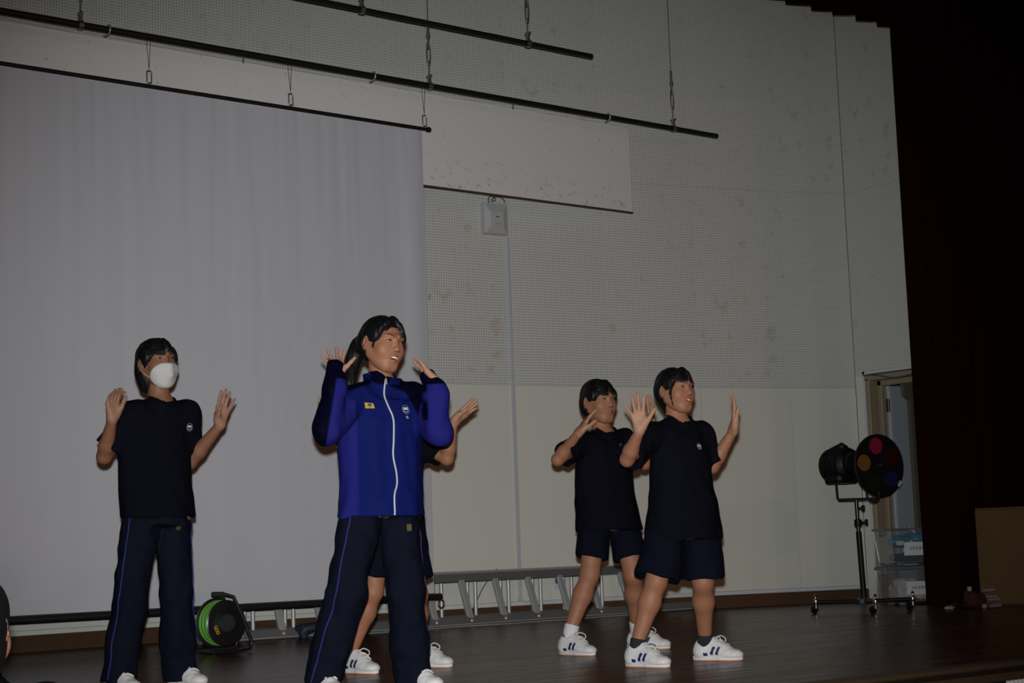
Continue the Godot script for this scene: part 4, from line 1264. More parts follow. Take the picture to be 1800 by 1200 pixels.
func build_stage_things() -> void:
	var black := mat("black_paint", 0.008, 0.008, 0.008, 0.5)
	var steel := mat("worn_steel", 0.30, 0.29, 0.27, 0.42, 0.85)
	var alu := mat("aluminium", 0.50, 0.50, 0.49, 0.4, 0.35)
	var white := mat("white_plastic", 0.62, 0.60, 0.60, 0.5)

	# pipes flown above the stage
	var p1 := thing("batten_pipe", "long black pipe from which the white screen hangs", "pipe", Vector3(0, 4.17, -10.2), 0, "flown pipes")
	put(p1, "pipe", tube_mesh([Vector3(0.4, 0, 0), Vector3(10.37, 0, 0)], 0.024, 16), black)
	for u in [1.7, 4.38, 7.24, 9.84]:
		turnbuckle(p1, Vector3(u, 0, 0), 3.1, steel)
	var hook := Soup.new()
	var hk := []
	for k in 12:
		var an := -1.0 + 4.4 * k / 11.0
		hk.append(Vector3(0, 0.031 * cos(an), 0.031 * sin(an)))
	hook.tube(hk, 0.007, 8)
	hook.tube([Vector3(0, -0.025, -0.008), Vector3(-0.02, -0.05, 0), Vector3(-0.035, -0.045, 0)], 0.006, 8)
	var hm := hook.mesh()
	for u in [2.5, 4.58, 6.72, 9.08]:
		put(p1, "hook", hm, mat("hook_metal", 0.5, 0.49, 0.46, 0.4, 0.7), Vector3(u, 0, 0))
	for u in [5.61, 8.06]:
		put(p1, "eye_bolt", tube_mesh([Vector3(0, 0.0, 0.0), Vector3(0, -0.05, 0)], 0.006, 8), steel, Vector3(u, -0.02, 0))
	var p2 := thing("batten_pipe", "shorter black pipe hanging highest, against the drilled wall", "pipe", Vector3(0, 4.435, -9.6), 0, "flown pipes")
	put(p2, "pipe", tube_mesh([Vector3(1.0, 0, 0), Vector3(8.4, 0, 0)], 0.021, 16), black)
	for u in [2.6, 4.4, 6.24, 7.756]:
		turnbuckle(p2, Vector3(u, 0, 0), 2.9, steel)

	# projection screen
	var sc := thing("projection_screen", "large white projection screen hanging from the long black pipe", "screen", Vector3(0, 0, -10.2))
	var sm := mat("screen_cloth", 0.575, 0.565, 0.585, 0.85)
	var s := Soup.new()
	var cols := 260
	var rows := 24
	var u0 := 0.9
	var u1 := 7.15
	var rip := FastNoiseLite.new()
	rip.seed = 8
	rip.frequency = 1.1
	for b in [0, 1]:
		var st := s.v.size()
		for j in rows + 1:
			var y := lerpf(0.27, 3.80, float(j) / rows)
			for k in cols + 1:
				var u := lerpf(u0, u1, float(k) / cols)
				var e := float(j) / rows
				var amp := 0.009 * (0.25 + 0.75 * e * e)
				var zz := amp * rip.get_noise_2d(u * 3.2, y * 0.25) + 0.5 * amp * rip.get_noise_2d(u * 9.0 + 40.0, y * 0.3) * e
				zz += 0.02 * exp(-pow((u - 7.05) / 0.12, 2.0)) * sin(e * 2.5)
				s.v.append(Vector3(u, y, zz - 0.003 * b))
				s.n.append(Vector3.ZERO)
				s.uv.append(Vector2.ZERO)
		for j in rows:
			for k in cols:
				var a := st + j * (cols + 1) + k
				var q := [a, a + cols + 1, a + 1, a + 1, a + cols + 1, a + cols + 2]
				if b == 1:
					q.reverse()
				s.i.append_array(q)
				var nn := (s.v[a + 1] - s.v[a]).cross(s.v[a + cols + 1] - s.v[a]).normalized() * (1.0 if b == 0 else -1.0)
				for w in q:
					s.n[w] += nn
	for k in s.n.size():
		s.n[k] = s.n[k].normalized()
	put(sc, "cloth", s.mesh(), sm)
	put(sc, "top_bar", tube_mesh([Vector3(0.85, 3.82, 0), Vector3(7.21, 3.82, 0)], 0.0145, 12), black)
	put(sc, "bottom_bar", tube_mesh([Vector3(0.85, 0.242, 0), Vector3(7.21, 0.242, 0)], 0.026, 14), black)
	put(sc, "end_knob", lathe_mesh([Vector2(0.005, -0.012), Vector2(0.02, -0.01), Vector2(0.022, 0.01), Vector2(0.016, 0.022), Vector2(0.002, 0.024)], Vector3(1, 0, 0), 14), black, Vector3(7.215, 3.82, 0))
	var ring := []
	for k in 13:
		ring.append(Vector3(0.026 * sin(TAU * k / 12), 0.03 * cos(TAU * k / 12), 0))
	put(sc, "pull_ring", tube_mesh(ring, 0.006, 8), mat("ring_metal", 0.10, 0.10, 0.10, 0.35, 0.7), Vector3(7.2, 0.19, 0.02))
	for u in [2.2, 3.6, 4.878, 5.996, 7.183]:
		var cd := Soup.new()
		cd.tube([Vector3(u - 0.02, 4.15, 0), Vector3(u, 3.94, 0)], 0.0022, 5)
		cd.tube([Vector3(u + 0.012, 4.15, 0), Vector3(u, 3.94, 0)], 0.0022, 5)
		put(sc, "cord", cd.mesh(), mat("cord", 0.06, 0.06, 0.06, 0.7))
		var lp := []
		for k in 17:
			var an := TAU * k / 16
			lp.append(Vector3(u + 0.017 * clampf(sin(an) * 1.5, -1, 1), 3.886 + 0.042 * clampf(cos(an) * 1.25, -1, 1), 0))
		put(sc, "snap_link", tube_mesh(lp, 0.0055, 8), mat("link_metal", 0.55, 0.55, 0.55, 0.3, 0.9))

	# white band of board hung on the wall above the screen
	var bd := thing("white_board_band", "long white board fixed high on the wall behind the pipes", "board", Vector3(0, 0, -10.45))
	var bm := StandardMaterial3D.new()
	bm.resource_name = "white_board"
	var by := PackedByteArray()
	by.resize(1024 * 128 * 3)
	var bn := FastNoiseLite.new()
	bn.seed = 21
	bn.frequency = 0.03
	bn.fractal_octaves = 3
	for y in 128:
		for x in 1024:
			var a := bn.get_noise_2d(x * 2.0, y * 2.0)
			var sp := bn.get_noise_2d(x * 7.0 + 900.0, y * 7.0)
			var rust := clampf((a - 0.16) * 3.0, 0.0, 1.0) * clampf(float(y - 70) / 40.0, 0.0, 1.0) * clampf(sp * 3.0 + 0.2, 0.0, 1.0)
			var c := Vector3(236, 231, 227).lerp(Vector3(186, 160, 122), rust * 0.45)
			if sp > 0.62 and a > 0.12:
				c = c.lerp(Vector3(110, 92, 72), 0.6)
			var o := (y * 1024 + x) * 3
			by[o] = int(c.x)
			by[o + 1] = int(c.y)
			by[o + 2] = int(c.z)
	bm.albedo_texture = tex(Image.create_from_data(1024, 128, false, Image.FORMAT_RGB8, by))
	bm.roughness = 0.6
	put(bd, "sheet", box_mesh(Vector3(8.3, 0.752, 0.012), 0.002), bm, Vector3(5.385, 3.816, 0))
	put(bd, "bottom_lath", box_mesh(Vector3(8.3, 0.014, 0.03), 0.003), mat("lath_wood", 0.07, 0.035, 0.02, 0.7), Vector3(5.39, 3.436, 0.004))

	# access point on the wall and its cable duct
	var an := thing("access_point", "white square wireless unit high on the drilled wall", "wireless unit", Vector3(8.308, 3.33, -10.825), deg_to_rad(-8.4))
	# the wall turns: local z looks into the stage
	var ab := Soup.new()
	var q0 := [Vector3(-0.118, -0.135, 0.0), Vector3(0.118, -0.135, 0.0), Vector3(0.118, 0.135, 0.0), Vector3(-0.118, 0.135, 0.0)]
	var q1 := [Vector3(-0.112, -0.13, 0.035), Vector3(0.112, -0.13, 0.035), Vector3(0.112, 0.13, 0.035), Vector3(-0.112, 0.13, 0.035)]
	var q2 := [Vector3(-0.06, -0.075, 0.058), Vector3(0.06, -0.075, 0.058), Vector3(0.06, 0.05, 0.058), Vector3(-0.06, 0.05, 0.058)]
	for k in 4:
		var l := (k + 1) % 4
		ab.quad(q0[k], q0[l], q1[l], q1[k])
		ab.quad(q1[k], q1[l], q2[l], q2[k])
	ab.quad(q2[0], q2[1], q2[2], q2[3])
	put(an, "housing", ab.mesh(), mat("unit_plastic", 0.50, 0.48, 0.48, 0.5))
	put(an, "emblem", box_mesh(Vector3(0.034, 0.009, 0.002), 0.0), mat("grey_print", 0.10, 0.10, 0.10, 0.6), Vector3(0.005, 0.01, 0.0592))
	put(an, "print_line", box_mesh(Vector3(0.05, 0.005, 0.002), 0.0), mat("grey_print_b", 0.24, 0.24, 0.24, 0.6), Vector3(0.012, -0.05, 0.0592))
	var cab := thing("data_cable", "thin dark green cable looping over the white wireless unit", "cable", Vector3(8.313, 3.475, -10.825), deg_to_rad(-8.4))
	var cp := []
	for k in 15:
		var a := PI * k / 14.0
		cp.append(Vector3(0.03 + 0.065 * -cos(a), 0.0 + 0.045 * sin(a), 0.02))
	for k in 13:
		var a := PI * 1.25 * k / 12.0
		cp.push_front(Vector3(-0.03 + 0.035 * cos(a), 0.012 + 0.035 * sin(a), 0.022))
	put(cab, "cable", tube_mesh(cp, 0.0045, 7), mat("green_cable", 0.02, 0.06, 0.055, 0.5))
	var du := thing("cable_duct", "narrow pale duct running down the wall below the wireless unit", "duct", Vector3(8.44, 0, -wall_v(8.44)), deg_to_rad(-8.8))
	put(du, "duct", box_mesh(Vector3(0.03, 3.04, 0.016), 0.004), mat("duct_plastic", 0.50, 0.52, 0.56, 0.5), Vector3(0, 0.15 + 1.52, 0.009))
	put(du, "duct_foot", box_mesh(Vector3(0.05, 0.03, 0.02), 0.004), mat("duct_plastic", 0.5, 0.52, 0.56, 0.5), Vector3(0, 0.16, 0.011))
	put(du, "duct_joint", box_mesh(Vector3(0.036, 0.04, 0.019), 0.004), mat("duct_plastic", 0.5, 0.52, 0.56, 0.5), Vector3(0, 2.0, 0.010))
	for o in [[8.789, 0.29, "white wall socket with a dark slot seen through the ladder rungs"], [9.39, 0.285, "small pale wall plate low on the wall behind the boy's knee"]]:
		var ol := thing("wall_socket", o[2], "socket", Vector3(o[0], o[1], -wall_v(o[0])), deg_to_rad(-10.5))
		put(ol, "plate", box_mesh(Vector3(0.072, 0.12, 0.01), 0.004), white, Vector3(0, 0, 0.005))
		put(ol, "slot", box_mesh(Vector3(0.026, 0.045, 0.004), 0.001), mat("socket_dark", 0.02, 0.02, 0.02, 0.5), Vector3(0, 0.012, 0.010))
	var tp := mat("old_tape", 0.42, 0.36, 0.22, 0.7)
	var k0 := 0
	for o in [[7.928, 2.95, 8.0, "short brown tape scrap on the wall nearest the screen edge, level"], [8.309, 2.965, 60.0, "slanting tape scrap on the wall just left of the duct"], [7.69, 2.64, 80.0, "upright tape scrap on the wall beside the screen edge"], [8.636, 2.62, 0.0, "level tape scrap on the wall right of the duct"], [9.04, 2.75, 50.0, "small tape scrap furthest from the duct on the right"]]:
		var t: float = atan2(-0.0646 * o[0] + 0.3883, 1.0)
		var sp := put(self, "tape_scrap", box_mesh(Vector3(0.042, 0.018, 0.003), 0.0005), tp, Vector3(o[0], o[1], -wall_v(o[0]) + 0.002))
		sp.basis = Basis(Vector3.UP, t) * Basis(Vector3(0, 0, 1), deg_to_rad(o[2]))
		tag(sp, o[3], "tape", "tape left on the wall")
		k0 += 1

	# ladders lying on edge along the wall
	var la := thing("extension_ladder", "aluminium extension ladder set on edge close to the wall", "ladder", Vector3(5.28, 0, -10.66), deg_to_rad(0.9))
	ladder(la, 4.6, 0.415, 0.335, 0.2, alu)
	var lb := thing("extension_ladder", "aluminium ladder on edge just in front, its round rungs paired with the other's", "ladder", Vector3(5.22, 0, -10.60), deg_to_rad(0.9))
	ladder(lb, 4.3, 0.40, 0.335, 0.295, alu)
	var lc := thing("step_ladder", "long aluminium ladder with flat treads leaning on the ladders behind", "ladder", Vector3(5.3, 0.004, -10.36), deg_to_rad(0.9))
	var tilt := Node3D.new()
	lc.rotation = Vector3(deg_to_rad(-21), deg_to_rad(0.9), 0)
	tilt.free()
	ladder(lc, 4.75, 0.425, 0.335, 0.33, alu, 0.055)

	# cable lying on the floor in front of the ladders
	var fc := thing("floor_cable", "pale grey cable lying on the floor before the ladder", "cable", Vector3.ZERO)
	var fp := []
	for k in 30:
		var u := 6.2 + 3.3 * k / 29.0
		fp.append(Vector3(u, 0.006, -10.27 + 0.02 * sin(u * 4.0) + 0.015 * sin(u * 9.0)))
	put(fc, "cable", tube_mesh(fp, 0.006, 6), mat("grey_cable", 0.30, 0.30, 0.28, 0.6))
	for o in [[5.5, 0.0, "thin dark wire hanging from behind the screen near the masked dancer"], [8.05, 0.12, "thin dark wire sloping across the wall behind the ladder rungs"]]:
		var w := thing("wall_wire", o[2], "wire", Vector3(o[0], 0, -wall_v(o[0]) + 0.03))
		var wp := []
		for k in 12:
			var e := k / 11.0
			wp.append(Vector3(-o[1] * 1.4 + o[1] * 2.8 * e + 0.012 * sin(e * 7.0), 0.02 + 0.4 * e, 0.01))
		put(w, "wire", tube_mesh(wp, 0.0035, 6), mat("dark_wire", 0.05, 0.05, 0.045, 0.6))

	# cable reel
	var re := thing("cable_reel", "black cable reel wound with bright green cord on the floor", "cable reel", Vector3(4.94, 0, -9.35), deg_to_rad(-38 + 42))
	var disc := [Vector2(0.001, -0.004), Vector2(0.145, -0.004), Vector2(0.155, 0.0), Vector2(0.145, 0.006), Vector2(0.10, 0.010), Vector2(0.05, 0.022), Vector2(0.001, 0.024)]
	var gloss := mat("black_plastic", 0.010, 0.010, 0.011, 0.35)
	var disc_b := []
	for q in disc:
		disc_b.append(Vector2(q.x * 0.915, q.y))
	put(re, "flange", lathe_mesh(disc_b, Vector3(0, 0, 1), 40), gloss, Vector3(0, 0.185, 0.045))
	put(re, "flange", lathe_mesh(disc, Vector3(0, 0, -1), 40), gloss, Vector3(0, 0.185, -0.065))
	var coil := Soup.new()
	for turn in 9:
		var zz := -0.055 + 0.012 * turn
		var cc := []
		var rr := 0.131 + 0.003 * sin(turn * 2.1)
		for k in 41:
			cc.append(Vector3(rr * cos(TAU * k / 40), 0.185 + rr * sin(TAU * k / 40), zz))
		coil.tube(cc, 0.0075, 6, false)
	put(re, "cord", coil.mesh(), mat("green_cord", 0.14, 0.42, 0.05, 0.5))
	put(re, "hub", lathe_mesh([Vector2(0.11, -0.06), Vector2(0.11, 0.045)], Vector3(0, 0, 1), 24), gloss, Vector3(0, 0.185, 0))
	var fr := Soup.new()
	fr.tube([Vector3(-0.11, 0.012, 0.075), Vector3(-0.05, 0.012, 0.085), Vector3(0.06, 0.012, 0.085), Vector3(0.15, 0.02, 0.08), Vector3(0.165, 0.06, 0.078), Vector3(0.10, 0.22, 0.076), Vector3(0.045, 0.345, 0.06), Vector3(0.0, 0.36, 0.04), Vector3(-0.03, 0.362, 0.03)], 0.011, 10)
	fr.tube([Vector3(-0.11, 0.012, -0.09), Vector3(0.14, 0.012, -0.09), Vector3(0.165, 0.06, -0.088), Vector3(0.10, 0.22, -0.086), Vector3(0.045, 0.345, -0.06)], 0.011, 10)
	fr.tube([Vector3(-0.11, 0.012, 0.075), Vector3(-0.11, 0.012, -0.09)], 0.011, 10)
	put(re, "frame", fr.mesh(), gloss)
	put(re, "handle", tube_mesh([Vector3(-0.005, 0.361, 0.035), Vector3(-0.02, 0.362, 0.033), Vector3(-0.075, 0.364, 0.02), Vector3(-0.085, 0.364, 0.018)], [0.013, 0.016, 0.016, 0.013], 12), mat("grip_rubber", 0.012, 0.012, 0.012, 0.7))
	var yl := put(re, "warning_label", box_mesh(Vector3(0.022, 0.055, 0.002), 0.0005), mat("yellow_label", 0.55, 0.33, 0.01, 0.5), Vector3(-0.075, 0.145, 0.0585))
	yl.rotation.z = deg_to_rad(25)
	for k in 3:
		put(yl, "print", box_mesh(Vector3(0.012, 0.010, 0.001), 0.0), mat("label_ink", 0.02, 0.015, 0.005, 0.6), Vector3(0, -0.016 + 0.016 * k, 0.0014))
	put(re, "socket_face", lathe_mesh([Vector2(0.001, 0.034), Vector2(0.05, 0.032), Vector2(0.06, 0.02)], Vector3(0, 0, 1), 24), mat("reel_face", 0.03, 0.032, 0.036, 0.3), Vector3(0, 0.185, 0.04))
	for k in 4:
		var a := TAU * k / 4 + 0.5
		put(re, "socket_hole", box_mesh(Vector3(0.018, 0.006, 0.004), 0.001), mat("socket_dark", 0.02, 0.02, 0.02, 0.5), Vector3(0.03 * cos(a), 0.185 + 0.03 * sin(a), 0.074))

	# dark blue hand tool left on the ladder
	var to := thing("hand_brush", "small dark blue tool with slanted handle left before the ladder", "tool", Vector3(6.05, 0, -10.2), deg_to_rad(-38))
	var blue := mat("dark_blue_plastic", 0.012, 0.02, 0.035, 0.6)
	put(to, "head", skin_mesh([egg(Vector3(0, 0.075, 0), Vector3(0.085, 0.035, 0.05), 0.02), egg(Vector3(-0.02, 0.04, 0.02), Vector3(0.035, 0.045, 0.04), 0.02), egg(Vector3(0.07, 0.085, 0), Vector3(0.05, 0.028, 0.04), 0.02)], 0.008, 0.008, Vector3.ONE * 40), blue)
	put(to, "handle", tube_mesh([Vector3(0.08, 0.09, 0), Vector3(0.13, 0.14, -0.02), Vector3(0.185, 0.23, -0.05)], [0.014, 0.011, 0.009], 8), blue)

	# curtains
	var velvet := mat("maroon_velvet", 0.0125, 0.0013, 0.0018, 0.95, 0.0, 0.1)
	var cu := put(self, "stage_curtain", pleats(10.755, 13.6, 0.02, 7.2, -8.52, 0.10, 0.17, 5), velvet)
	tag(cu, "tall dark maroon curtain at the right side of the stage", "curtain")
	var va := put(self, "curtain_valance", pleats(0.5, 10.80, 4.72, 7.2, -8.44, 0.13, 0.24, 12), velvet)
	tag(va, "dark maroon pleated valance across the top of the stage", "curtain")

	build_spotlight()
	build_wing_things()

func build_spotlight() -> void:
	var black := mat("lamp_black", 0.0035, 0.0035, 0.0038, 0.5, 0.0, 0.35)
	var chrome := mat("chrome", 0.8, 0.8, 0.8, 0.12, 1.0)
	var t := thing("stage_spotlight", "black spotlight with a colour wheel on a castered floor stand", "spotlight", Vector3(10.05, 0, -8.55), deg_to_rad(-38))
	put(t, "pole", tube_mesh([Vector3(0.0, 0.09, 0), Vector3(-0.012, 0.62, 0)], 0.022, 14), black)
	put(t, "upper_pole", tube_mesh([Vector3(-0.012, 0.58, 0), Vector3(-0.016, 0.87, 0)], 0.016, 12), mat("dark_chrome", 0.03, 0.033, 0.036, 0.3, 0.7))
	put(t, "clamp_collar", lathe_mesh([Vector2(0.022, 0), Vector2(0.03, 0.004), Vector2(0.03, 0.05), Vector2(0.02, 0.056)], Vector3.UP, 14), black, Vector3(-0.012, 0.66, 0))
	put(t, "knob", lathe_mesh([Vector2(0.008, 0), Vector2(0.008, 0.03), Vector2(0.024, 0.034), Vector2(0.024, 0.052), Vector2(0.001, 0.055)], Vector3(1, 0, 0), 12), black, Vector3(0.01, 0.69, 0))
	put(t, "knob", lathe_mesh([Vector2(0.008, 0), Vector2(0.008, 0.02), Vector2(0.022, 0.022), Vector2(0.022, 0.045), Vector2(0.001, 0.048)], Vector3(1, 0, 0), 12), black, Vector3(0.0, 0.80, 0))
	put(t, "base_hub", box_mesh(Vector3(0.10, 0.05, 0.10), 0.01), mat("hub_grey", 0.05, 0.055, 0.065, 0.4), Vector3(0, 0.085, 0))
	for a in [-2, 177, 271]:
		var an := deg_to_rad(a)
		var dir := Vector3(cos(an), 0, -sin(an))
		var leg := put(t, "leg", tube_mesh([dir * 0.04 + Vector3(0, 0.085, 0), dir * 0.365 + Vector3(0, 0.09, 0)], 0.016, 10), black)
		var wheel := put(leg, "caster", lathe_mesh([Vector2(0.004, -0.012), Vector2(0.028, -0.012), Vector2(0.032, -0.006), Vector2(0.032, 0.006), Vector2(0.028, 0.012), Vector2(0.004, 0.012)], Vector3(0.5, 0, 1), 16), black, dir * 0.365 + Vector3(-0.02, 0.032, 0))
		wheel.set_meta("label", "black caster wheel")
		put(leg, "caster_stem", lathe_mesh([Vector2(0.011, 0.04), Vector2(0.013, 0.075), Vector2(0.020, 0.085), Vector2(0.020, 0.105), Vector2(0.009, 0.118), Vector2(0.009, 0.130), Vector2(0.013, 0.138), Vector2(0.007, 0.15), Vector2(0.001, 0.152)], Vector3.UP, 14), chrome, dir * 0.372)
	# yoke
	var yo := Soup.new()
	yo.tube([Vector3(-0.155, 1.06, -0.06), Vector3(-0.155, 0.89, -0.03), Vector3(-0.145, 0.872, -0.03), Vector3(0.05, 0.87, 0.03), Vector3(0.12, 0.87, 0.05), Vector3(0.135, 0.885, 0.05), Vector3(0.14, 1.0, 0.04)], 0.010, 10)
	put(t, "yoke", yo.mesh(), black)
	var lp := []
	for k in 17:
		var an := TAU * k / 16
		lp.append(Vector3(0.105 + 0.048 * sin(an), 0.9 + 0.055 * cos(an), 0.06))
	put(t, "cable_loop", tube_mesh(lp, 0.010, 8), black)
	# lamp house, pointing to the front right
	var fi := deg_to_rad(28)
	var ax := Vector3(sin(fi), 0, cos(fi))
	var rt := Vector3(cos(fi), 0, -sin(fi))
	var front := Vector3(-0.02, 1.145, 0.10)
	var house := Soup.new()
	house.lathe(front, ax * -1.0, [Vector2(0.02, 0.0), Vector2(0.088, 0.0), Vector2(0.088, 0.06), Vector2(0.10, 0.07), Vector2(0.125, 0.085), Vector2(0.130, 0.10), Vector2(0.130, 0.30), Vector2(0.115, 0.315), Vector2(0.07, 0.335), Vector2(0.001, 0.34)], 28)
	house.box(front - ax * 0.19 + Vector3(0, -0.085, 0), Vector3(0.20, 0.12, 0.20), 0.02, Basis(rt, Vector3.UP, ax))
	put(t, "lamp_house", house.mesh(), black)
	for k in 5:
		put(t, "cooling_fin", lathe_mesh([Vector2(0.130, 0.0), Vector2(0.138, 0.002), Vector2(0.138, 0.008), Vector2(0.130, 0.010)], ax * -1.0, 28), black, front - ax * (0.12 + 0.035 * k))
	var hd := Soup.new()
	hd.tube([front - ax * 0.10 + Vector3(0, 0.135, 0), front - ax * 0.16 + Vector3(0, 0.165, 0), front - ax * 0.30 + Vector3(0, 0.13, 0), front - ax * 0.38 + Vector3(0, 0.03, 0), front - ax * 0.375 + Vector3(0, -0.03, 0)], 0.010, 8)
	put(t, "handle", hd.mesh(), black)
	var pl := put(t, "rating_plate", box_mesh(Vector3(0.03, 0.03, 0.003), 0.0005), mat("plate_grey", 0.12, 0.12, 0.13, 0.4), front - ax * 0.16 - rt * 0.112 + Vector3(0, 0.05, 0.0) + ax * 0.0)
	pl.basis = Basis(rt, Vector3.UP, ax)
	# colour wheel
	var hub := front + rt * 0.19 + ax * 0.04 + Vector3(0, -0.02, 0)
	var wh := put(t, "colour_wheel", lathe_mesh([Vector2(0.001, 0.008), Vector2(0.236, 0.008), Vector2(0.244, 0.004), Vector2(0.244, -0.006), Vector2(0.236, -0.010), Vector2(0.001, -0.010)], ax, 48), black, hub)
	var cols := [["amber_filter", 0.16, 0.062, 0.012], ["pink_filter", 0.19, 0.009, 0.032], ["red_filter", 0.022, 0.0012, 0.002], ["blue_filter", 0.003, 0.010, 0.055], ["green_filter", 0.003, 0.010, 0.004]]
	for k in 5:
		var an := deg_to_rad(172.0 - 72.0 * k)
		var c := rt * cos(an) * 0.155 + Vector3(0, sin(an) * 0.155, 0)
		put(wh, "filter", lathe_mesh([Vector2(0.001, 0.0105), Vector2(0.064, 0.0105), Vector2(0.066, 0.006)], ax, 28), mat(cols[k][0], cols[k][1], cols[k][2], cols[k][3], 0.15), c)
		put(wh, "filter_rim", lathe_mesh([Vector2(0.064, 0.008), Vector2(0.066, 0.013), Vector2(0.070, 0.013), Vector2(0.073, 0.008)], ax, 28), black, c)
	put(wh, "hub_nut", lathe_mesh([Vector2(0.013, 0.006), Vector2(0.013, 0.018), Vector2(0.008, 0.026), Vector2(0.001, 0.028)], ax, 14), chrome)
	var tb := put(wh, "tab", box_mesh(Vector3(0.05, 0.03, 0.004), 0.001), mat("tab_tape", 0.35, 0.35, 0.34, 0.6), rt * 0.19 + Vector3(0, -0.145, 0) + ax * 0.010)
	tb.basis = Basis(rt, Vector3.UP, ax) * Basis(Vector3(0, 0, 1), deg_to_rad(50))

# short strokes that read as a line of small written characters
func written_label(seed_: int) -> ImageTexture:
	var im := Image.create(256, 128, false, Image.FORMAT_RGB8)
	im.fill(Color(0.86, 0.86, 0.84))
	var ink := Color(0.10, 0.10, 0.11)
	# six characters, each a set of strokes on a 16 by 16 grid: x, y, width, height
	var glyphs := [
		[[3, 3, 10, 1], [3, 3, 1, 11], [12, 3, 1, 11], [3, 8, 10, 1], [3, 13, 10, 1], [7, 0, 1, 3]],
		[[1, 2, 5, 1], [1, 2, 1, 12], [5, 2, 1, 5], [1, 7, 5, 1], [8, 4, 7, 1], [11, 1, 1, 14], [8, 9, 7, 1], [8, 13, 3, 1]],
		[[1, 1, 14, 1], [1, 1, 1, 4], [14, 1, 1, 4], [4, 4, 8, 1], [3, 7, 10, 1], [7, 4, 2, 11], [2, 11, 12, 1], [4, 14, 8, 1]],
		[[2, 1, 12, 1], [2, 4, 12, 1], [2, 1, 1, 8], [13, 1, 1, 8], [2, 8, 12, 1], [7, 1, 2, 14], [1, 11, 14, 1], [3, 14, 10, 1]],
		[[4, 1, 8, 1], [4, 1, 1, 5], [11, 1, 1, 5], [4, 5, 8, 1], [1, 8, 6, 1], [1, 8, 1, 6], [6, 8, 1, 6], [1, 13, 6, 1], [9, 8, 6, 1], [9, 8, 1, 6], [14, 8, 1, 6], [9, 13, 6, 1]],
		[[2, 3, 9, 1], [6, 0, 1, 14], [2, 7, 9, 1], [10, 10, 4, 1], [1, 12, 5, 1]]]
	var x := 56
	for g in glyphs:
		for st in g:
			im.fill_rect(Rect2i(x + int(st[0] * 1.55), 44 + int(st[1] * 2.0), maxi(3, int(st[2] * 1.55)), maxi(3, int(st[3] * 2.0))), ink)
		x += 31
	return tex(im)

